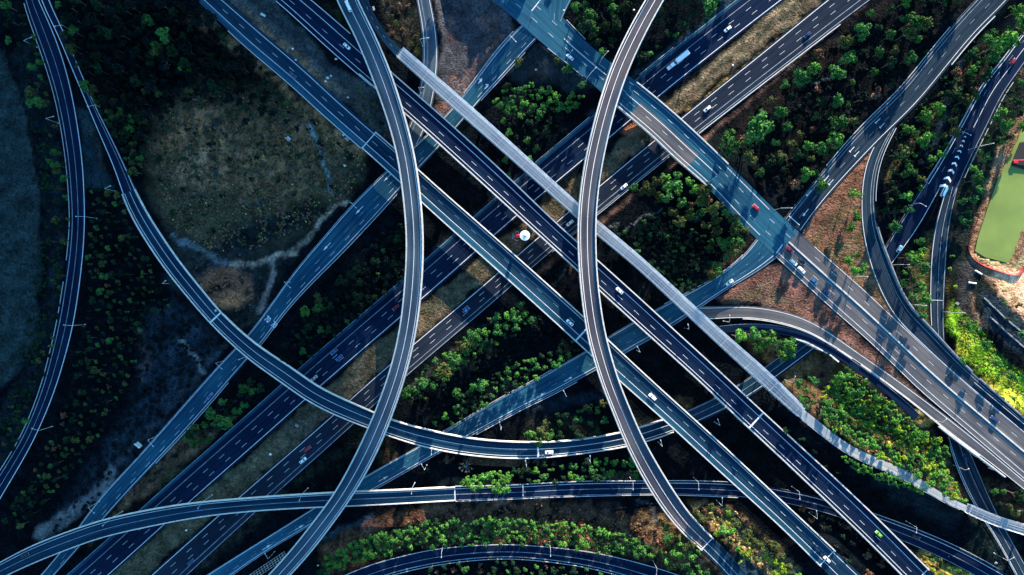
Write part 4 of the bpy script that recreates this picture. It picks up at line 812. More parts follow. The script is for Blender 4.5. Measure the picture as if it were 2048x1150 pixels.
R_('FB', -1, -.3, (1600,835), (1920,1020), 'along the lower edge of the curving footpath', w=.2, h=1.0); R_('H', -1, -.5, (1642,994), (1990,1135), 'along the upper edge of the shaded lower road'); R_('T', -1, -.4, (1895,890), (2032,1150), 'along the left edge of the deep shaded road'); R_('E2', 1, 3.2, (1940,770), (2045,862), 'beside the pale main road at the right edge')
def barrier(path, u, m, a, b, label, w=.8, h=.9, mt='conc', name='concrete_barrier', cat='concrete barrier', dz=0.0):
    p = ALLP[path]; i0 = near(p, *a)[0]; i1 = near(p, *b)[0]; q = sub(p, min(i0, i1), max(i0, i1)); mb = MB()
    prof(mb, q, [(u, m-w*.3, h), (u, m+w*.3, h), (u, m+w/2, dz), (u, m-w/2, dz)], 0); o = mb.build(name, M[mt]); tag(o, label, cat); return o
barrier('E2', .16, 0, (1573,489), (2100,940), 'pale concrete median barrier dividing the main road from the junction to the right edge', w=.95, h=.6, name='median_barrier')
barrier('E1', .1, 0, (1130,72), (1215,140), 'narrow pale median kerb on the top junction road', w=.5, h=.25, name='median_kerb', cat='median kerb')
barrier('R', 1, -.3, (1752,450), (1944,743), 'concrete parapet wall curving along the outside of the right-hand slip road', w=.9, h=1.3, name='parapet_wall', cat='parapet wall', mt='concd')
barrier('R', 1, -.3, (1960,760), (2060,845), 'concrete parapet wall along the main road edge at the far right', w=.9, h=1.1, name='parapet_wall', cat='parapet wall', mt='concd')
barrier('U', 1, 1.2, (1880,845), (2010,950), 'pale parapet wall above the deep shaded road under the main road', w=1.0, h=1.2, name='parapet_wall', cat='parapet wall')
def wall(pts, z0, z1, w, label, name='retaining_wall', mt='conc', cat='wall'):
    mb = MB(); P = [W(x, y, z1) for x, y in pts]
    for a, b in zip(P[:-1], P[1:]):
        d = (b-a).normalized(); n = Vector((d.y, -d.x, 0))*w/2
        pp = [(a-n), (b-n), (b+n), (a+n)]
        # jagged masonry top: small steps
        k = max(1, int((b-a).length/1.6))
        for j in range(k):
            A = a.lerp(b, j/k); B = a.lerp(b, (j+1)/k); hh = z1-rnd.random()*.5; nn_ = n*(.7+.6*rnd.random())
            mb.prism([tuple((A-nn_).xy), tuple((B-nn_).xy), tuple((B+nn_).xy), tuple((A+nn_).xy)][::1], z0, hh)
    o = mb.build(name, M[mt]); tag(o, label, cat); return o
wall([(1589,677),(1612,684),(1640,698),(1660,709),(1678,724)], 0, 7.1, .8, 'rough white headwall over the dark cutting, below the grey slip road')
wall([(1895,858),(1925,882),(1960,913),(1990,940)], 0, 6.4, .8, 'bright sunlit wall edge under the main road at the deep shaded road')
# crib wall at bottom left
cw = empty('crib_wall', (W(530,1135,2))); tag(cw, 'pale lattice crib wall beside the foot of the tall flyover at the bottom', 'crib wall')
A = W(500,1156,1.5); B = W(572,1108,1.5); d = (B-A); nrm = Vector((d.y, -d.x, 0)).normalized(); mb = MB()
for j in range(4):
    o_ = nrm*(-1.6+j*1.1); mb.tube(A+o_+Vector((0,0,j*.5)), B+o_+Vector((0,0,j*.5)), .09, n=4)
for k in range(15):
    c = A+d*(k/14); mb.tube(c-nrm*1.8, c+nrm*1.9+Vector((0,0,1.6)), .09, n=4)
o = mb.build('lattice', M['conc'], cw); o.matrix_parent_inverse = Matrix.Translation(-cw.location)
# red safety fence
fp = [(1961,425),(1953,447),(1942,475),(1937,497),(1946,516),(1967,530),(1997,541),(2025,549),(2039,545),(2050,528),(2070,520)]
rf = empty('safety_fence', WG(1967,530)); tag(rf, 'red mesh safety fence wrapping round the lower end of the green pond', 'safety fence'); off = rf.location.copy()
D_ = resamp(catmull([tuple(WG(x, y)) for x, y in fp], 8), 1.5); mb = MB()
for a, b in zip(D_[:-1], D_[1:]):
    a = Vector(a); b = Vector(b); n = Vector(((b-a).y, -(b-a).x, 0)).normalized()*.04; lean = Vector((.0, .0, 1.1)); sp_ = Vector((-(b-a).y, (b-a).x, 0)).normalized()*.55
    mb.quad(a-n, b-n, b-n+lean-sp_, a-n+lean-sp_); mb.quad(a+n, b+n, b+n+lean-sp_, a+n+lean-sp_); mb.quad(a-n+lean-sp_, b-n+lean-sp_, b+n+lean-sp_, a+n+lean-sp_)
o = mb.build('mesh_panel', M['redmesh'], rf); o.matrix_parent_inverse = Matrix.Translation(-off)
for q in D_[::3]:
    mb = MB(); mb.tube((q[0], q[1], q[2]-.3), (q[0], q[1], q[2]+1.3), .06, n=5); o = mb.build('fence_post', M['redsteel'], rf); o.matrix_parent_inverse = Matrix.Translation(-off)
# barge with red pump at the pond edge
pf = empty('pontoon', W(2045,326,-.3)); tag(pf, 'dark pontoon with a red boom at the upper right corner of the pond', 'pontoon'); off = pf.location.copy()
def FP(fn, name, m, par=pf, off=off):
    mb = MB(); fn(mb); o = mb.build(name, m, par); o.matrix_parent_inverse = Matrix.Translation(-off) if par is pf else Matrix.Identity(4); return o
pc = [W(x, y, 0) for x, y in ((2022,330),(2070,345),(2075,280),(2040,285))]
FP(lambda m: m.prism([tuple(p.xy) for p in pc], -.5, .25), 'hull', M['rubber'])
a = W(2026,321,1); b = W(2066,320,1.4); FP(lambda m: (m.tube(a, b, .35, .3, 8), m.box((a.x+1.5, a.y-.8, .8), (2.2, 1.4, 1.1))), 'red_boom', M['redsteel'])
# white plastic barriers
for (x, y), (x2, y2), l in (((1950,541),(1963,549), 'white tubular barrier lying nearer to the red fence'), ((1936,565),(1952,567), 'white tubular barrier lying on the dark track, lower one of the two')):
    a = WG(x, y)+Vector((0,0,.45)); b = WG(x2, y2)+Vector((0,0,.45)); c = (a+b)/2; mb = MB()
    ax = (b-a)/2
    for k in range(4): mb.tube(-ax+ax*(k*.5)+Vector((0,0,0)), -ax+ax*((k+1)*.5-.06), .48, .42, 8)
    o = mb.build('plastic_barrier', M['car_white']); o.location = c; tag(o, l, 'plastic barrier')
# painted steel box, yellow
def small_box(px, py, dx, dy, sz, m, name, label, cat):
    c = WG(px, py); mb = MB(); ang = math.atan2(-dy, dx); L_, w_, h_ = sz
    mb.prism([(-L_/2,-w_/2),(L_/2,-w_/2),(L_/2,w_/2),(-L_/2,w_/2)], 0, h_*.8); mb.prism([(-L_/2-.1,-w_/2-.1),(L_/2+.1,-w_/2-.1),(L_/2+.1,w_/2+.1),(-L_/2-.1,w_/2+.1)], h_*.8+.002, h_)
    mb.tube((-L_*.3,0,h_), (-L_*.3,0,h_+.12), .12, n=6); o = mb.build(name, M[m]); o.location = c; o.rotation_euler = (0, 0, ang); tag(o, label, cat)
small_box(1479.5,1123.5,6,-7,(2.4,.75,.9),'car_yellow','storage_bin','small bright yellow bin on the dark lane beside the right ramp','bin')
small_box(527,31,9,5,(2.6,1.0,1.2),'conc','utility_cabinet','white cabinet in the grass between the two upper left carriageways','cabinet')
small_box(1913,607,6,4,(1.2,1.2,1.2),'concd','utility_cabinet','grey square pit cover box beside the ditch at right','cabinet')
small_box(432,621,3,3,(1.0,.9,.2),'conc','access_cover','pale square access cover on the sweeping flyover side','cover'); bpy.data.objects['access_cover'].location.z = 8.05
small_box(594,851,6,4,(1.9,1.2,.3),'concd','drain_pit','pale rimmed drain pit in the motorway median at lower left','drain pit')
small_box(748,18,2,8,(2.0,.8,1.1),'conc','utility_cabinet','small white cabinet beside the path right of the tall flyover','cabinet')
small_box(695,277,5,4,(2.2,2.0,.5),'concd','drain_pit','grey drain pit beside the lower diagonal carriageway before its joint','drain pit')
# roadside sign gantries
def sign(px, py, dx, dy, w, label, h=3.2):
    c = WG(px, py); r = empty('road_sign', c, math.atan2(-dy, dx)); tag(r, label, 'road sign')
    mb = MB(); mb.box((0,0,h), (w,.25,2.0)); mb.box((0,.0,h+1.03),(w+.1,.45,.06)); mb.build('panel', M['conc'], r)
    for sx in (-.35,.35): mb = MB(); mb.tube((sx*w,-.2,-.2), (sx*w,-.2,h+1), .1, n=6); mb.build('post', M['galv'], r)
    mb = MB(); mb.box((0,1.0,h-.6), (w*.9,1.2,.08)); mb.build('service_ledge', M['galv'], r)
sign(281,889,11,9,3.6,'white roadside sign with a ledge beside the narrow road at lower left')
sign(578,281,8,7,2.6,'small pale sign beside the lower edge of the upper left carriageway')
# the light mast
sc_ = empty('light_mast', W(1037,473,0)); tag(sc_, 'leaning red mast topped by a round white ribbed canopy in the motorway median', 'mast sculpture'); off = sc_.location.copy()
def SP(fn, name, m, par=None):
    mb = MB(); fn(mb); o = mb.build(name, m, par or sc_)
    if par is None: o.matrix_parent_inverse = Matrix.Translation(-off)
    return o
b0 = W(1032.5,472,0); zt = 42.0; tp = W(1049.8,471,zt)
SP(lambda m: m.tube(b0, tp-Vector((0,0,1)), 1.1, .7, 16), 'mast', M['redsteel'])
Rr = 10.1*(H-zt)/F
def canopy(m):
    n = 32; 
    for k in range(n):
        a = 2*math.pi*k/n; b = 2*math.pi*(k+1)/n
        for r0, r1, z0, z1 in ((.12,.5,1.1,.8),(.5,1.0,.8,0)):
            f = lambda t, r, z: (tp.x+Rr*r*math.cos(t), tp.y+Rr*r*math.sin(t), tp.z+z*.22)
            m.quad(f(a,r0,z0), f(a,r1,z1), f(b,r1,z1), f(b,r0,z0)); m.quad(f(a,r0,z0-.3), f(b,r0,z0-.3), f(b,r1,z1-.3), f(a,r1,z1-.3))
        m.quad(f(a,1,0), f(a,1,-.3), f(b,1,-.3), f(b,1,0))
cn = SP(canopy, 'canopy', M['whitefab'])
for k in range(12):
    a = 2*math.pi*k/12
    rb = SP(lambda m: m.tube((tp.x+Rr*.15*math.cos(a), tp.y+Rr*.15*math.sin(a), tp.z+.30), (tp.x+Rr*.72*math.cos(a), tp.y+Rr*.72*math.sin(a), tp.z+.16), .05, n=4), 'rib', M['galv'])
SP(lambda m: (m.tube(tp+Vector((0,0,.1)), tp+Vector((0,0,.5)), Rr*.22, Rr*.18, 12)), 'hub', M['concd']); SP(lambda m: m.tube(tp+Vector((0,0,.5)), tp+Vector((0,0,1.2)), .22, .12, 8), 'finial', M['whitefab'])
for i, (x, y) in enumerate(((1034,465),(1026,472),(1032,481),(1027,476))):
    c = W(x, y, .0); r = empty('standard_post', c, i*1.3); tag(r, ['slender post with crossed bar above the red mast foot','slender post with crossed bar left of the red mast foot','slender post with crossed bar below the red mast foot','slender post with crossed bar at the lower left of the red mast foot'][i], 'post', 'small posts round the red mast')
    mb = MB(); mb.tube((0,0,-.2), (0,0,4.2), .12, .08, 6); mb.build('post', M['car_black'], r); mb = MB(); mb.tube((-.9,0,4.1), (.9,.2,4.1), .1, n=5); mb.tube((-.9,0,4.1), (-.8,-.8,4.0), .09, n=5); mb.tube((.9,.2,4.1), (.8,-.7,4.0), .09, n=5); mb.build('crossbar', M['galv'], r)
# channel walls at far right
for pts, l in ((((1970,596),(2010,635),(2050,668),(2090,700)), 'upper pale edge wall of the concrete drainage channel at the right edge'), (((1982,634),(2015,665),(2050,695),(2085,727)), 'lower pale edge wall of the concrete drainage channel at the right edge')):
    wall(pts, -.5, .9, .6, l, 'channel_wall', 'concd', 'channel wall')
# median drums: small white marker posts
for i, (x, y) in enumerate(((1465,131),(252//1+334,98),(373,1060),(541,908),(790,1000//1-905+800),(1896,1055))[:4]):
    c = WG(x, y); mb = MB(); mb.tube((0,0,0), (0,0,.9), .5, .42, 10); mb.tube((0,0,.9), (0,0,1.0), .3, .2, 8); o = mb.build('marker_drum', M['car_white']); o.location = c
    tag(o, ['small white drum in the grassy motorway median at upper right','small white drum in the grass between the two upper left carriageways','small white drum on the verge just below the lowest flyover','small white drum in the motorway median at lower left'][i], 'drum')
# ---------------------------------------------------------------- walkers on the footpath
def person(px, py, ang, label, shirt):
    J = {'pel':(0,0,.95),'ch':(0.03,0,1.25),'nk':(0.02,0,1.47),'hd':(0.04,0,1.56),'ht':(0.05,0,1.72),
         'lh':(0,.10,.90),'lk':(.16,.11,.5),'la':(.02,.11,.08),'lt':(.2,.12,.03),'rh':(0,-.10,.90),'rk':(.02,-.11,.5),'ra':(-.26,-.11,.12),'rt':(-.1,-.12,.03),
         'ls':(.02,.19,1.40),'le':(-.10,.24,1.13),'lw':(.02,.25,.90),'rs':(.02,-.19,1.40),'re':(.03,-.25,1.12),'rw':(.18,-.24,.92)}
    K = list(J); E = [('pel','ch'),('ch','nk'),('nk','hd'),('hd','ht'),('pel','lh'),('lh','lk'),('lk','la'),('la','lt'),('pel','rh'),('rh','rk'),('rk','ra'),('ra','rt'),('nk','ls'),('ls','le'),('le','lw'),('nk','rs'),('rs','re'),('re','rw')]
    Rd = dict(pel=.14,ch=.15,nk=.065,hd=.095,ht=.07,lh=.09,lk=.06,la=.045,lt=.04,rh=.09,rk=.06,ra=.045,rt=.04,ls=.06,le=.045,lw=.032,rs=.06,re=.045,rw=.032)
    pos = [Vector(J[k]) for k in K]
    for s_, nm in ((1,'lw'),(-1,'rw')):
        wv = Vector(J[nm])
        for f in range(5):
            K.append(nm+str(f)); pos.append(wv+Vector((.05-.0*f if f else .07, s_*(.0)+(f-2)*.02, -.07 if f else -.03))); Rd[nm+str(f)] = .009; E.append((nm, nm+str(f)))
    me = bpy.data.meshes.new('person'); me.from_pydata(pos, [(K.index(a), K.index(b)) for a, b in E], []); o = bpy.data.objects.new('person', me); link(o)
    md = o.modifiers.new('s', 'SKIN'); o.modifiers.new('sub', 'SUBSURF').levels = 1
    for i, k in enumerate(K): me.skin_vertices[0].data[i].radius = (Rd[k], Rd[k])
    me.skin_vertices[0].data[0].use_root = True; me.materials.append(M['skin'])
    c = near(PFB, px, py); C = PFB.C[c[0]]; n = PFB.n[c[0]]; o.location = (C[0]+n[0]*c[2], C[1]+n[1]*c[2], C[2]+.0); o.rotation_euler = (0, 0, ang)
    tag(o, label, 'person')
    bm = bmesh.new(); 
    for (x, y, z, rx, ry, rz) in ((.02,0,1.22,.17,.22,.25),): bmesh.ops.create_uvsphere(bm, u_segments=12, v_segments=8, radius=1, matrix=Matrix.Translation((x,y,z)) @ Matrix.Diagonal((rx,ry,rz,1)))
    m2 = bpy.data.meshes.new('jacket'); bm.to_mesh(m2); bm.free(); m2.materials.append(M[shirt]); j = bpy.data.objects.new('jacket', m2); link(j); j.parent = o
    bm = bmesh.new(); bmesh.ops.create_uvsphere(bm, u_segments=10, v_segments=8, radius=1, matrix=Matrix.Translation((.03,0,1.66)) @ Matrix.Diagonal((.105,.095,.10,1)))
    m2 = bpy.data.meshes.new('hair'); bm.to_mesh(m2); bm.free(); m2.materials.append(M['car_black']); j = bpy.data.objects.new('hair', m2); link(j); j.parent = o
    mb = MB(); mb.tube((-.0,.1,.9), (.16,.11,.5), .1, .075, 8); mb.tube((.16,.11,.5), (.03,.11,.12), .078, .06, 8); mb.tube((0,-.1,.9), (.02,-.11,.5), .1, .075, 8); mb.tube((.02,-.11,.5), (-.25,-.11,.15), .078, .06, 8); mb.build('trousers', M['car_black'], o)
M['skin'] = mat('skin', (.42, .26, .19), .6, .1, 3); M['cloth_blue'] = mat('dark_blue_cloth', (.012, .02, .06), .9, .2, 4)
person(1661.5,880.5,-.55,'person in dark blue walking alone on the curving footpath','cloth_blue')
person(1671.5,879.5,-.55,'person in black walking in a pair on the footpath','car_black')
person(1670,883,-.6,'person in dark blue beside the one in black on the footpath','cloth_blue')
# tiny litter of pale rocks
# ---------------------------------------------------------------- trees
def leaf_arrays(kind, seed, nl, per, leaf):
    """numpy quads of a crown of unit radius whose base sits at z=0"""
    g = np.random.RandomState(seed); L = []
    for k in range(nl):
        a = 2*math.pi*k/nl*1.7+g.rand()*1.5; r = (0 if k == 0 else .2+.62*g.rand()); L.append((r*math.cos(a), r*math.sin(a)*.85, .75+(.35 if k == 0 else .22*g.randn()), .24+.26*g.rand()))
    Q = []
    for (x, y, z, R) in L:
        d = g.randn(per, 3); d[:, 2] = np.abs(d[:, 2])*.9-.15; d /= np.linalg.norm(d, axis=1)[:, None]; c = np.array([x, y, z])+d*R*(.72+.38*g.rand(per, 1))
        nrm = d+.55*g.randn(per, 3); nrm /= np.linalg.norm(nrm, axis=1)[:, None]
        u = np.cross(nrm, g.randn(per, 3)); u /= np.linalg.norm(u, axis=1)[:, None]; v = np.cross(nrm, u); s = leaf*(.45+1.0*g.rand(per, 1))
        Q.append(np.stack([c-u*s-v*s*.7, c+u*s-v*s*.7, c+u*s+v*s*.7, c-u*s+v*s*.7], 1))
    return np.concatenate(Q)
def quads_mesh(name, Q, m):
    n = len(Q); me = bpy.data.meshes.new(name); me.vertices.add(n*4); me.vertices.foreach_set('co', Q.reshape(-1)); me.loops.add(n*4); me.loops.foreach_set('vertex_index', np.arange(n*4, dtype=np.int32))
    me.polygons.add(n); me.polygons.foreach_set('loop_start', np.arange(0, n*4, 4, dtype=np.int32)); me.polygons.foreach_set('loop_total', np.full(n, 4, np.int32)); me.materials.append(m); me.update(calc_edges=True); return me
def trunk_mesh(seed, limbs=4):
    g = random.Random(seed); mb = MB(); mb.tube((0,0,-.3), (g.uniform(-.05,.05), g.uniform(-.05,.05), .62), .075, .05, 7)
    for k in range(limbs):
        a = 6.28*k/limbs+g.random(); mb.tube((0,0,.35+.06*k), (.42*math.cos(a), .42*math.sin(a), .78+.15*g.random()), .045, .015, 5)
    mb2 = mb.build('trunk', M['bark']); me = mb2.data; bpy.data.objects.remove(mb2); return me
CR = {}; TR = [trunk_mesh(i) for i in range(3)]
VARS = {'tree': [leaf_arrays('t', 10+i, 8+i, 62, .085) for i in range(5)], 'young_tree': [leaf_arrays('y', 40+i, 4+i % 3, 52, .12) for i in range(5)], 'shrub': [leaf_arrays('s', 70+i, 5+i, 40, .11) for i in range(4)]}
def crown_me(kind, v, tone):
    if (kind, v, tone) not in CR:
        CR[kind, v, tone] = quads_mesh('crown' if kind != 'shrub' else 'foliage', VARS[kind][v], LEAF[tone])
    return CR[kind, v, tone]
cand = []   # (radius_px, kind, px, py, tone, zone index)
ZN = []
pathpx = []
for k, p in ALLP.items():
    s = F/(H-p.z); pathpx.append(np.stack([1024+p.C[:, 0]*s, 575-p.C[:, 1]*s, p.w*s], 1))
PPX = np.concatenate(pathpx)
def clear(px, py, r):
    return np.min(np.hypot(PPX[:, 0]-px, PPX[:, 1]-py)-PPX[:, 2]) > r
def zone(phrase, poly, sp, rmin, rmax, tones, kind=None, over=.35, dens=1.0):
    zi = len(ZN); P = np.array(poly, float); ZN.append((phrase, P[:, 0].min(), P[:, 0].max(), P[:, 1].min(), P[:, 1].max()))
    pts = []; xs = (P[:, 0].min(), P[:, 0].max()); ys = (P[:, 1].min(), P[:, 1].max()); area = (xs[1]-xs[0])*(ys[1]-ys[0]); tr = int(area/(sp*sp)*7*dens)
    for _ in range(tr):
        x = rnd.uniform(*xs); y = rnd.uniform(*ys)
        if not inpoly_px(poly, np.array([x]), np.array([y]))[0]: continue
        r = rmin+(rmax-rmin)*rnd.random()**1.7
        if any((x-a)**2+(y-b)**2 < (sp*(.5+.5*(r+c)/(rmin+rmax)))**2 for a, b, c in pts): continue
        if not clear(x, y, r*over): continue
        pts.append((x, y, r)); t = rnd.choices(list(tones), weights=list(tones.values()))[0]
        k = kind or ('shrub' if t in ('brown', 'straw', 'grey') else 'tree' if r > 7.2 else 'young_tree'); cand.append((r, k, x, y, t, zi))
def single(phrase, lst, tones=None):
    zi = len(ZN); xs = [a[0] for a in lst]; ys = [a[1] for a in lst]; ZN.append((phrase, min(xs)-1, max(xs)+1, min(ys)-1, max(ys)+1))
    for a in lst: cand.append((a[2]+100, 'tree' if a[2] > 7.2 and a[3] not in ('brown','straw','grey') else ('shrub' if a[3] in ('brown','straw','grey') else 'young_tree'), a[0], a[1], a[3], zi))
B3 = dict(bright=5, green=3, lime=1)
zone('in the dense wood right of the footpath', [(1640,785),(1668,755),(1700,745),(1760,790),(1820,835),(1852,880),(1845,930),(1838,955),(1790,935),(1720,892),(1650,850)], 8.6, 5, 8.5, dict(bright=6, green=3, lime=1.5))
zone('in the wood beside the deep shaded road', [(1850,868),(1885,880),(1893,905),(1890,930),(1905,960),(1925,1000),(1940,1010),(1900,1000),(1860,968),(1848,930)], 10, 6, 9, dict(bright=5, lime=3, green=1))
zone('in the hedge below the curving footpath', [(1685,912),(1720,930),(1790,955),(1850,980),(1845,988),(1780,968),(1700,935)], 7, 4.5, 6.5, dict(bright=5, green=3), 'young_tree', over=-.2)
zone('in the long band above the bottom road', [(650,1118),(700,1086),(790,1062),(860,1045),(960,1038),(1060,1040),(1170,1052),(1260,1072),(1320,1100),(1340,1125),(1290,1115),(1180,1095),(1080,1082),(960,1078),(850,1086),(760,1112),(690,1132),(640,1150)], 9.2, 5.5, 8.5, dict(bright=5, green=5, dull=1), over=.1)
zone('at the edge of the bottom curved road', [(860,1085),(960,1080),(1060,1082),(1180,1096),(1280,1120),(1250,1112),(1100,1090),(940,1090),(860,1096)], 15, 5.5, 8, dict(green=5, bright=3), over=-.9)
zone('in the row right of the flyover joint', [(922,960),(1018,945),(1020,978),(965,975),(925,975)], 10, 6.5, 10, dict(bright=5, green=2), over=-.6)
zone('between lower road and sweeping flyover', [(1030,940),(1090,925),(1200,920),(1265,910),(1275,950),(1200,960),(1040,965)], 15, 6, 10, dict(green=4, bright=3, dull=3), over=0)
zone('in the pocket left of the right ramp', [(1060,840),(1160,820),(1205,800),(1222,860),(1150,870),(1080,875)], 16, 6, 10, dict(green=3, dull=3, brown=1, olive=1))
zone('in the upper row of the wedge wood', [(812,782),(850,740),(930,670),(1000,625),(1050,592),(1070,640),(1000,690),(900,752),(850,800),(815,812)], 14, 6, 9.5, dict(green=5, bright=2, olive=1, dull=2))
zone('in the lower row of the wedge wood', [(860,835),(960,770),(1080,700),(1150,680),(1160,715),(1060,765),(960,815),(905,850),(860,855)], 14, 6, 9, dict(green=5, bright=2, dull=3))
zone('in the round cluster above the footbridge', [(990,200),(1012,172),(1060,166),(1105,178),(1118,196),(1105,222),(1060,232),(1010,232)], 11.5, 6, 9, dict(green=7, bright=2, dull=1))
zone('on the right arm of the round cluster', [(1118,215),(1140,190),(1165,165),(1172,178),(1160,205),(1135,228)], 12, 6.5, 9.5, dict(green=5, bright=2))
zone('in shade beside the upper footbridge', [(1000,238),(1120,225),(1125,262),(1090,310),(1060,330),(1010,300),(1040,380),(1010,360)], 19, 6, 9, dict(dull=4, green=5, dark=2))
zone('in the grove below the broad road bridge', [(1255,375),(1330,345),(1400,350),(1470,410),(1500,470),(1450,545),(1415,560),(1420,480),(1340,400)], 19, 8, 13, dict(green=4, olive=4, bright=1, brown=1))
zone('in the dark thicket beside the footbridge', [(1230,470),(1330,420),(1420,480),(1420,560),(1380,580),(1340,585),(1260,500)], 10.5, 4.5, 7, dict(dull=6, green=2, dark=3), 'young_tree')
zone('in the dark top wood right of the crossing', [(1140,5),(1270,-10),(1235,75),(1210,110),(1180,80),(1150,45)], 19, 8, 14, dict(green=4, dull=4, dark=2))
zone('in the top wood beside the motorway', [(1330,-10),(1450,-10),(1400,40),(1330,90),(1280,140),(1250,125),(1290,60)], 22, 6, 13, dict(green=4, dull=4, dark=4))
zone('in the north-east wood', [(1440,285),(1520,210),(1640,105),(1740,25),(1800,0),(1925,-10),(1880,60),(1800,150),(1740,225),(1650,320),(1600,385),(1540,365),(1470,310)], 27, 7, 15, dict(green=5, bright=1, dull=4, olive=3, dark=2, brown=1))
zone('between upper right road and chevron road', [(1930,110),(1990,55),(2045,20),(2045,55),(1960,165),(1890,320),(1850,370),(1795,470),(1772,430),(1775,330),(1810,260),(1870,200)], 19, 6.5, 13, dict(bright=3, green=4, olive=3, dull=3, brown=1))
zone('between the two right-hand roads', [(1855,470),(1855,640),(1830,620),(1800,560),(1815,510)], 14, 6, 10, dict(bright=3, green=3, lime=1, olive=2))
zone('in the verge right of the chevron road', [(2048,150),(2060,250),(2000,290),(1975,370),(1945,440),(1925,470),(1925,380),(1960,290),(2010,190)], 15, 5.5, 11, dict(bright=3, green=5, dull=3))
zone('along the bright bank at far right', [(1898,480),(1915,560),(1920,640),(1985,690),(2055,760),(2100,850),(2040,815),(1960,745),(1925,720),(1900,670)], 24, 4.5, 8.5, dict(lime=3, bright=5, olive=2))
zone('on the far side of the drainage channel', [(1985,560),(2040,610),(2100,680),(2110,720),(2060,690),(2010,640)], 14, 4, 7, dict(olive=3, bright=2, green=2))
zone('in the left plantation', [(182,372),(240,382),(262,450),(312,560),(345,605),(300,640),(262,740),(240,800),(190,880),(112,990),(50,1052),(0,1050),(45,985),(100,880),(140,770),(170,640),(180,500)], 13.5, 4.2, 8, dict(dull=7, olive=3, green=2, dark=2, brown=.4))
zone('in the strip left of the left road', [(0,0),(60,10),(100,200),(128,330),(136,430),(124,560),(110,660),(84,780),(40,880),(0,930),(0,850),(50,740),(98,620),(106,430),(90,280),(40,120),(0,60)], 17, 5, 9.5, dict(dull=6, olive=3, green=1.5, dark=4))
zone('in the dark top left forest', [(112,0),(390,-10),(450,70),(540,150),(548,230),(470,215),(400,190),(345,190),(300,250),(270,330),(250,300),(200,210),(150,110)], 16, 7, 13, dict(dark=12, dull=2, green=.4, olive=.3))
zone('beside the slip road at upper left', [(180,180),(240,200),(300,250),(285,330),(262,350),(232,290)], 14, 6, 10, dict(olive=5, dull=3, green=2))
zone('round the scrub lot', [(300,300),(360,260),(440,230),(560,260),(690,280),(720,350),(650,430),(560,480),(440,500),(340,430)], 40, 5, 9, dict(dull=3, dark=3, grey=1, olive=1))
zone('below the upper left carriageway', [(480,120),(560,190),(650,260),(700,310),(640,290),(540,220),(470,160)], 18, 4, 8, dict(dark=4, dull=3, olive=1))
zone('in the dark thicket left of the motorway', [(800,440),(815,560),(770,600),(700,650),(620,725),(560,748),(520,740),(560,680),(640,600),(700,540),(740,490)], 13, 5, 9, dict(dark=9, dull=5, green=.5))
zone('in the clump left of the motorway', [(370,870),(440,810),(500,760),(530,770),(450,850),(400,890)], 15, 7, 12, dict(dull=4, green=3, olive=1, dark=2))
zone('in the dark strip left of the flyover', [(600,960),(720,870),(760,860),(700,960),(640,1000)], 16, 5, 8, dict(dark=7, dull=2))
zone('on the rough slope right of the ramp', [(1385,1010),(1450,1015),(1530,1070),(1600,1150),(1540,1150),(1460,1090),(1400,1050)], 15, 6, 11, dict(olive=4, lime=3, brown=3, bright=1))
zone('at the bottom right of the dense band', [(1320,1040),(1390,1080),(1420,1150),(1340,1150),(1330,1090)], 15, 6, 11, dict(bright=3, green=3, olive=2))
zone('between the diagonal bridges near the bottom', [(1560,1030),(1680,1120),(1720,1150),(1790,1150),(1700,1080),(1600,1010)], 26, 6, 10, dict(dark=4, brown=2, dull=2))
zone('beside the footbridge end', [(1585,760),(1620,745),(1640,790),(1625,830),(1600,800)], 16, 6, 10, dict(olive=3, green=2, brown=1))
zone('in the bottom right corner', [(1960,950),(2048,990),(2048,1045),(1995,1010),(1965,985)], 17, 6, 11, dict(olive=3, dull=3, brown=1, green=2))
zone('below the shaded road at bottom right', [(1840,1095),(1900,1120),(1960,1165),(1870,1160)], 14, 5, 8, dict(green=3, lime=2, olive=2))
zone('under the bottom curved road', [(850,1135),(1000,1122),(1180,1140),(1240,1160),(860,1165)], 15, 5, 9, dict(dull=4, green=4, brown=2))
zone('among bushes between the diagonal bridges', [(1100,560),(1150,540),(1155,650),(1120,640)], 15, 4, 7, dict(dull=3, dark=3, brown=2))
zone('in the gap beside the dark bridge', [(1480,800),(1560,840),(1640,900),(1700,960),(1620,930),(1500,850)], 30, 5, 8, dict(dark=4, dull=2))
zone('between the top slip road and the path', [(755,0),(825,0),(835,100),(790,80)], 13, 4, 7, dict(olive=3, brown=3, dull=2))
zone('between the diagonal carriageways, top left', [(700,160),(750,200),(770,260),(730,240)], 16, 4, 7, dict(dark=3, olive=2, dull=2))
single('on the brown triangle beside the main road', [(1700,387,10,'bright'),(1717,390,8,'bright'),(1707,434,9,'bright'),(1695,456,10,'bright'),(1694,521,10,'bright'),(1712,512,7,'bright'),(1706,541,9,'bright'),(1722,538,10,'bright')])
single('beside the broad road bridge', [(1508,268,26,'green')]); single('near the broad road bridge', [(1455,286,22,'green'),(1488,290,12,'olive')])
single('beneath the grey slip road bend', [(1475,672,15,'bright'),(1500,668,15,'green'),(1530,678,16,'bright'),(1556,690,17,'green'),(1580,686,12,'green'),(1560,712,12,'bright'),(1515,700,11,'green'),(1575,700,12,'bright')])
single('overhanging the sweeping flyover joint', [(1062,868,11,'bright'),(1084,862,10,'olive'),(1098,872,10,'green'),(1076,884,9,'bright')])
single('in the top wood right of the crossing, sunlit', [(1180,40,17,'green'),(1228,48,15,'dull'),(1212,58,12,'dull'),(1188,62,9,'green')]); single('along the verge of the top junction road', [(1112,124,8,'olive'),(1136,140,10,'green'),(1038,128,9,'olive')])
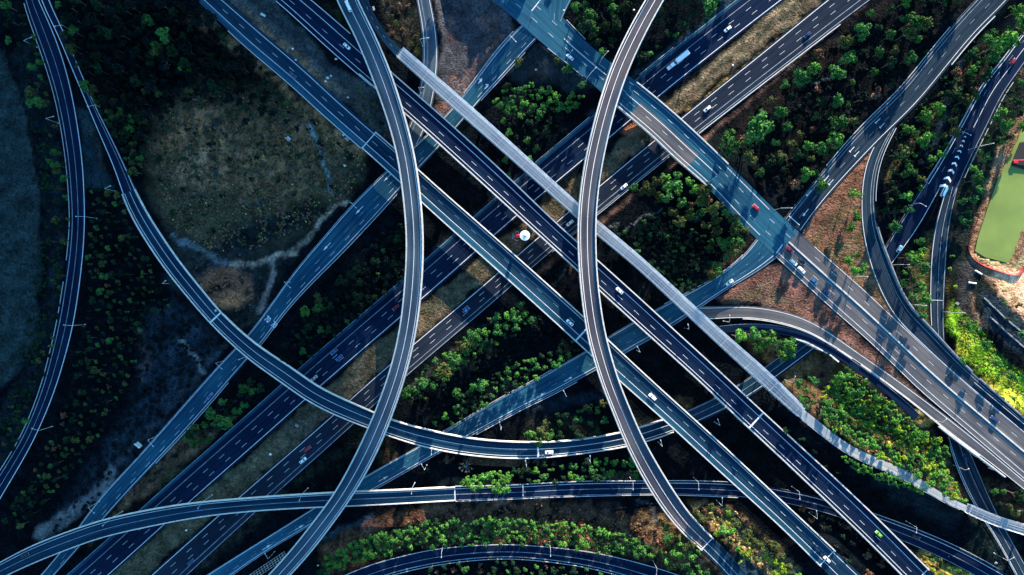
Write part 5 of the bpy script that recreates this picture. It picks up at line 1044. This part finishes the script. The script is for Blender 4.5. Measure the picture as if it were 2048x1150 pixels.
single('on the motorway side of the top wood', [(1363,54,6,'bright'),(1352,72,7,'bright'),(1283,114,9,'dull'),(1320,20,7,'green'),(1415,15,17,'green')])
single('in the gum grove right of the footbridge', [(1345,372,15,'green'),(1300,385,13,'olive'),(1318,395,10,'olive'),(1400,385,13,'olive'),(1405,400,12,'olive'),(1425,420,12,'olive'),(1345,425,11,'olive'),(1357,445,12,'olive'),(1375,421,10,'olive'),(1394,437,8,'grey'),(1470,450,11,'green'),(1433,545,10,'green'),(1230,453,10,'grey')])
single('overlapping the edge of the left slip road', [(136,72,9,'olive'),(150,101,10,'olive'),(163,133,8,'olive'),(178,175,11,'green'),(192,182,10,'olive')])
single('glowing in the dark top left forest', [(301,45,11,'green'),(337,75,13,'green'),(315,92,10,'green'),(350,105,11,'dull'),(365,140,7,'bright'),(380,142,7,'bright'),(322,190,9,'olive'),(428,176,13,'dull'),(272,222,9,'green'),(264,262,9,'green')])
single('bright at the top left corner', [(15,12,11,'green'),(60,185,12,'olive'),(72,205,12,'green'),(113,307,9,'green'),(114,331,10,'green')])
single('in the thicket left of the tall flyover', [(611,623,9,'bright'),(636,615,11,'green'),(637,597,9,'olive'),(717,540,9,'dull'),(718,593,10,'dull'),(685,561,10,'dull')])
single('in the large clump beside the motorway', [(455,842,17,'green'),(427,823,10,'green'),(393,853,8,'olive'),(375,875,8,'green'),(420,878,9,'green'),(414,850,7,'green')])
single('in the wedge wood, large', [(955,672,13,'green'),(932,695,12,'olive'),(908,722,13,'green'),(885,742,17,'olive'),(844,766,13,'green'),(811,784,11,'green'),(962,768,13,'green'),(917,785,12,'green'),(946,772,9,'green')])
single('overhanging the right-hand road at the top', [(1985,95,22,'bright'),(1975,115,14,'green'),(2040,50,20,'bright'),(2030,25,12,'bright')])
single('in the north-east wood, large', [(1818,47,16,'green'),(1600,155,15,'green'),(1720,65,16,'green'),(1690,85,14,'olive'),(1640,370,13,'bright'),(1610,350,14,'bright'),(1665,285,15,'bright'),(1670,253,15,'green'),(1640,300,14,'green'),(1557,225,13,'green'),(1840,280,15,'bright'),(1850,235,13,'bright'),(1870,220,12,'bright'),(1795,308,12,'olive')])
TALL = [(1822,515,13,'bright'),(1838,534,12,'green'),(1843,598,11,'bright'),(1826,575,10,'green'),(1937,650,9,'bright'),(1962,688,8.5,'green'),(1992,726,9,'bright'),(2018,752,9,'green')]
single('casting long shadows at far right', TALL); TZ = len(ZN)-1
caps = {'tree': 300, 'young_tree': 300, 'shrub': 280}; cnt = {k: 0 for k in caps}; rest = []
def where(px, py, zn):
    ph, x0, x1, y0, y1 = zn; u = (px-x0)/max(1, x1-x0); v = (py-y0)/max(1, y1-y0)
    if x1-x0 < 3 and y1-y0 < 3: return ''
    a = 'upper' if v < .34 else 'lower' if v > .66 else 'middle'; b = 'left' if u < .34 else 'right' if u > .66 else 'centre'
    return (a+' '+b).replace('middle centre', 'centre')
LB = {}
cand.sort(key=lambda c: -c[0])
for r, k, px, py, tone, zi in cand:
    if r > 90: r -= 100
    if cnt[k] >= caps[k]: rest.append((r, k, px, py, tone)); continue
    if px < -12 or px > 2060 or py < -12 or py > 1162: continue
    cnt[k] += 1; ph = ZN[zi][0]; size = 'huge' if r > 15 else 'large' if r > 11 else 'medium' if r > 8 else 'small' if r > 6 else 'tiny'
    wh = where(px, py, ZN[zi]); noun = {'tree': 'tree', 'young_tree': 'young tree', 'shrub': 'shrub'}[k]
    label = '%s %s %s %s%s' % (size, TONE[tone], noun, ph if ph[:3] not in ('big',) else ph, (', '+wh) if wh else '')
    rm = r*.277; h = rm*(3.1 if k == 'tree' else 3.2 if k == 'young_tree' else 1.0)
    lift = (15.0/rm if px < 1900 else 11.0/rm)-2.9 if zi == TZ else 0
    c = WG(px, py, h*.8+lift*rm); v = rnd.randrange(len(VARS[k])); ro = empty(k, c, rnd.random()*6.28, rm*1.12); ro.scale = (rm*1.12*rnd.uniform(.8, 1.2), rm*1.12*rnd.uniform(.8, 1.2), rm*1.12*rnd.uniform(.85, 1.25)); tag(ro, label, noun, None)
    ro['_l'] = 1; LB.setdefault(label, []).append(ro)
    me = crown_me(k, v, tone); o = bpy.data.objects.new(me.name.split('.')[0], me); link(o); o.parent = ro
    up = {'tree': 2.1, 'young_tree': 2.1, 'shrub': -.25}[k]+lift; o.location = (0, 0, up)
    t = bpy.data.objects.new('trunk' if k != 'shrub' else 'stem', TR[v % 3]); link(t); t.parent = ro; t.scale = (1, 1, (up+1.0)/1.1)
for l, os_ in LB.items():
    for o in os_:
        del o['_l']
        if len(os_) > 1: o['group'] = l
# the remainder of the woods, one object
if rest:
    Q = []
    for r, k, px, py, tone in rest:
        if px < -12 or px > 2060 or py < -12 or py > 1162: continue
        rm = r*.277*1.12; c = WG(px, py, rm*2.8); q = VARS[k][rnd.randrange(4)]; q = q*rm; q[..., 2] += (2.0 if k != 'shrub' else -.2)*rm; Q.append((q+np.array(c), tone))
    if Q:
        me = quads_mesh('undergrowth', np.concatenate([q for q, _ in Q]), LEAF['green'])
        tl = sorted({t for _, t in Q}); me.materials.clear(); [me.materials.append(LEAF[t]) for t in tl]
        me.polygons.foreach_set('material_index', np.concatenate([np.full(len(q), tl.index(t), np.int32) for q, t in Q])); o = bpy.data.objects.new('undergrowth', me); link(o); tag(o, kind='stuff')
print('TREES', cnt, 'rest', len(rest))
# low scrub and grass tufts: stuff
def scrub(name, areas, seed):
    g = np.random.RandomState(seed); byt = {}
    for poly, n, tone, s0, s1 in areas:
        P = np.array(poly, float); x = g.uniform(P[:, 0].min(), P[:, 0].max(), n*3); y = g.uniform(P[:, 1].min(), P[:, 1].max(), n*3); ok = inpoly_px(poly, x, y); x = x[ok][:n]; y = y[ok][:n]
        for a, b in zip(x, y):
            if nz(np.array([a]), np.array([b]), .09, seed)[0] < -.15: continue
            if not clear(a, b, 2.0): continue
            c = WG(a, b); s = g.uniform(s0, s1); m = 9; d = g.randn(m, 3); d[:, 2] = np.abs(d[:, 2]); d /= np.linalg.norm(d, axis=1)[:, None]; ce = np.array(c)+d*s*np.array([.8, .8, .5]); nn = d+.4*g.randn(m, 3); nn /= np.linalg.norm(nn, axis=1)[:, None]
            u = np.cross(nn, g.randn(m, 3)); u /= np.linalg.norm(u, axis=1)[:, None]; v = np.cross(nn, u); k = s*.42
            byt.setdefault(tone, []).append(np.stack([ce-u*k-v*k, ce+u*k-v*k, ce+u*k+v*k, ce-u*k+v*k], 1))
    tl = sorted(byt); Q = [np.concatenate(byt[t]) for t in tl]; me = quads_mesh(name, np.concatenate(Q), LEAF['dull']); me.materials.clear(); [me.materials.append(LEAF[t]) for t in tl]
    me.polygons.foreach_set('material_index', np.concatenate([np.full(len(q), i, np.int32) for i, q in enumerate(Q)])); o = bpy.data.objects.new(name, me); link(o); tag(o, kind='stuff')
LOT = [(300,300),(340,210),(400,165),(560,180),(700,280),(730,330),(690,400),(600,460),(470,515),(400,495),(340,440)]
scrub('scrub', [(LOT, 500, 'dull', .4, 1.0), (LOT, 2200, 'brown', .4, .9), (LOT, 500, 'straw', .3, .6), (LOT, 500, 'grey', .4, 1.0), (LOT, 500, 'olive', .5, 1.2), ([(390,535),(500,545),(500,620),(440,625)], 200, 'brown', .4, .8),
  ([(290,620),(345,600),(430,680),(330,860),(200,1000),(100,1070),(250,820)], 500, 'dark', .6, 1.6), ([(1400,560),(1600,590),(1760,720),(1640,660),(1480,606)], 200, 'brown', .25, .5),
  ([(660,1130),(860,1020),(1100,1005),(1300,1050),(1420,1130),(1300,1110),(1000,1075),(760,1110)], 700, 'brown', .4, 1.1), ([(1380,1010),(1460,1015),(1600,1150),(1500,1110)], 300, 'straw', .4, 1.2), ([(1640,780),(1720,745),(1860,880),(1840,960),(1700,890)], 500, 'brown', .4, 1.0), ([(1640,780),(1720,745),(1860,880),(1840,960),(1700,890)], 250, 'straw', .3, .8),
  ([(1240,470),(1340,410),(1430,470),(1420,570),(1350,585)], 500, 'dark', .6, 1.3), ([(1905,600),(1990,690),(2060,770),(2110,870),(2040,815),(1915,700)], 700, 'lime', .25, .6), ([(1905,600),(1990,690),(2060,770),(2110,870),(2040,815),(1915,700)], 250, 'straw', .25, .6),
  ([(1440,285),(1640,105),(1800,0),(1925,-10),(1740,225),(1600,385)], 900, 'dark', .6, 1.6), ([(120,0),(390,0),(540,150),(400,190),(300,250)], 700, 'dark', .8, 2.0),
  ([(560,720),(700,560),(810,440),(815,560),(700,650)], 700, 'dark', .7, 1.8), ([(800,800),(1050,600),(1150,700),(900,850)], 600, 'dark', .6, 1.5), ([(1000,240),(1170,180),(1090,300),(1000,340)], 400, 'dark', .6, 1.5), ([(40,100),(120,330),(120,600),(60,800),(0,900),(40,700),(90,450)], 500, 'dull', .5, 1.3),
  ([(1850,100),(2000,60),(1900,320),(1790,470),(1780,300)], 500, 'dull', .5, 1.3), ([(1470,0),(1720,20),(1300,290),(840,690),(500,950),(560,900),(840,660),(1200,340)], 900, 'olive', .2, .45)], 5)
# bare dead trees
def dead(px, py, r, label, seed):
    g = random.Random(seed); c = WG(px, py); ro = empty('dead_tree', c); tag(ro, label, 'dead tree'); mb = MB(); mb.tube((0,0,-.3), (0,0,r*.9), .2, .14, 7); mb.build('trunk', M['deadwood'], ro)
    for k in range(9):
        a = 6.28*k/9+g.uniform(-.3,.3); e = Vector((r*math.cos(a)*g.uniform(.6,1), r*math.sin(a)*g.uniform(.6,1), r*g.uniform(1.0,1.7))); mb = MB(); mb.tube((0,0,r*.7), e*.6+Vector((0,0,.2)), .09, .06, 5); mb.tube(e*.6+Vector((0,0,.2)), e, .05, .02, 4)
        for q in (-.5, .5): mb.tube(e*.6+Vector((0,0,.2)), e*.9+Vector((math.cos(a+1.57)*q*1.2, math.sin(a+1.57)*q*1.2, .2)), .06, .02, 4)
        mb.build('limb', M['deadwood'], ro)
dead(932,930,4.6,'bare bleached tree with radiating limbs below the sweeping flyover',1); dead(336,134,3.2,'bare pale tree in the dark top left forest',2); dead(664,386,3.4,'bare pale tree at the end of the concrete drain',3)
# scattered pale stones
st_ = []
for i, (x, y) in enumerate(((585,98),(591,120),(655,156),(672,118),(687,270),(690,331),(696,195),(662,152),(651,163),(1262,56),(1268,20),(1128,21),(1072,139),(1042,120),(2040,1021),(1992,1126),(541,909),(636,1131),(1897,1113),(1445,1060))):
    bm = bmesh.new(); bmesh.ops.create_icosphere(bm, subdivisions=1, radius=.55+.35*rnd.random())
    for v in bm.verts: v.co = Vector((v.co.x*(1+.5*rnd.random()), v.co.y*(.7+.5*rnd.random()), v.co.z*.55))
    m_ = bpy.data.meshes.new('boulder'); bm.to_mesh(m_); bm.free(); m_.materials.append(M['conc']); o = bpy.data.objects.new('boulder', m_); link(o); o.location = WG(x, y)
    tag(o, ['pale boulder','whitish boulder'][i % 2]+' lying on open ground '+where(x, y, ('', 0, 2048, 0, 1150))+' of the view', 'boulder', 'pale boulders scattered on the ground')

# the wood that goes on north of the frame
g_ = np.random.RandomState(3); Q = []
for poly, n_ in (([(1010,-150),(1300,-150),(1290,-16),(1190,-20),(1160,-10),(1150,-60),(1100,-60),(1070,-30),(1000,-80)], 46), ([(1340,-120),(1500,-140),(1440,-14),(1370,-14)], 14), ([(1760,-120),(1960,-120),(1930,-16),(1780,-16)], 20), ([(560,-120),(660,-120),(650,-14),(600,-14)], 8), ([(870,-120),(960,-120),(930,-20),(880,-14)], 8)):
    P = np.array(poly, float); k_ = 0; tr_ = 0
    while k_ < n_ and tr_ < 4000:
        tr_ += 1; x = g_.uniform(P[:, 0].min(), P[:, 0].max()); y = g_.uniform(P[:, 1].min(), P[:, 1].max())
        if not inpoly_px(poly, np.array([x]), np.array([y]))[0] or not clear(x, y, 12): continue
        c = WG(x, y); rm = g_.uniform(3.2, 5); q = VARS['tree'][g_.randint(5)]*rm; q[..., 2] += rm*2.0; Q.append(q+np.array(c)); k_ += 1
me = quads_mesh('wood_beyond', np.concatenate(Q), LEAF['green']); o = bpy.data.objects.new('wood_beyond', me); link(o); tag(o, kind='stuff')

for o in bpy.data.objects:
    if 'label' in o and len(o['label'].replace('-', ' ').split()) > 16: print('LONG', o.name, len(o['label'].split()), o['label'])
# ---------------------------------------------------------------- light and camera
EL = math.radians(14); AZ = math.atan2(.29, .957)     # clockwise from +Y (image up)
sd = Vector((math.sin(AZ)*math.cos(EL), math.cos(AZ)*math.cos(EL), math.sin(EL)))
w = bpy.data.worlds.new('World'); scene.world = w; w.use_nodes = True; nt = w.node_tree
sky = nt.nodes.new('ShaderNodeTexSky'); sky.sky_type = 'NISHITA'; sky.sun_disc = False; sky.sun_elevation = EL; sky.sun_rotation = AZ; sky.air_density = 1.0; sky.ozone_density = 3.0; sky.dust_density = .3
mx = nt.nodes.new('ShaderNodeMix'); mx.data_type = 'RGBA'; mx.blend_type = 'MULTIPLY'; mx.inputs['Factor'].default_value = 1; mx.inputs['B'].default_value = (.70, 1.12, 1.22, 1)
nt.links.new(sky.outputs['Color'], mx.inputs['A']); bg = nt.nodes['Background']; nt.links.new(mx.outputs['Result'], bg.inputs['Color']); bg.inputs['Strength'].default_value = .105
sl = bpy.data.lights.new('sun', 'SUN'); sl.energy = 5.0; sl.angle = math.radians(.5); sl.color = (1, .82, .62); so = bpy.data.objects.new('sun', sl); link(so); so.rotation_euler = (-sd).to_track_quat('-Z', 'Y').to_euler()
# unseen cloud added far off towards the sun, shaped to shade the left of the interchange
hc = 900.0; sh = Vector((sd.x/sd.z*hc, sd.y/sd.z*hc, hc))
def shade_cloud(x0, x1, y0, y1, seed):
    g = np.random.RandomState(seed); nxx, nyy = 46, 40; mb = MB(); xs = np.linspace(x0, x1, nxx); ys = np.linspace(y0, y1, nyy); XX, YY = np.meshgrid(xs, ys); e = np.minimum(np.minimum((XX-x0)/60, (x1-XX)/22), np.minimum((YY-y0)/60, (y1-YY)/60)); hgt = 8*np.clip(e, 0, 1)*(1+.5*nz(XX, YY, .03, seed)); wob = 9*nz(XX*0, YY, .03, seed+1)
    up = [[(XX[j, i]+sh.x+wob[j, i], YY[j, i]+sh.y, hc+hgt[j, i]) for i in range(nxx)] for j in range(nyy)]; dn = [[(XX[j, i]+sh.x+wob[j, i], YY[j, i]+sh.y, hc-hgt[j, i]*.4-.2) for i in range(nxx)] for j in range(nyy)]
    for j in range(nyy-1):
        for i in range(nxx-1): mb.quad(up[j][i], up[j][i+1], up[j+1][i+1], up[j+1][i]); mb.quad(dn[j][i], dn[j+1][i], dn[j+1][i+1], dn[j][i+1])
    o = mb.build('shade_cloud', mat('shade_cloud_white', (.8, .8, .8), 1, .05, .01)); tag(o, kind='structure')
if SHADE_EDGE: shade_cloud(-700, SHADE_EDGE, -600, 600, 3)
cam = bpy.data.cameras.new('camera'); cam.sensor_width = 36; cam.lens = 36*F/2048; cam.clip_start = 1; cam.clip_end = 20000
co = bpy.data.objects.new('camera', cam); link(co); co.location = (0, 0, H); scene.camera = co
vs = scene.view_settings; vs.view_transform = 'Standard'; vs.look = 'None'; vs.exposure = EXPO; vs.gamma = 1; vs.use_curve_mapping = False
scene.cycles.max_bounces = 4; scene.cycles.diffuse_bounces = 2; scene.cycles.glossy_bounces = 2
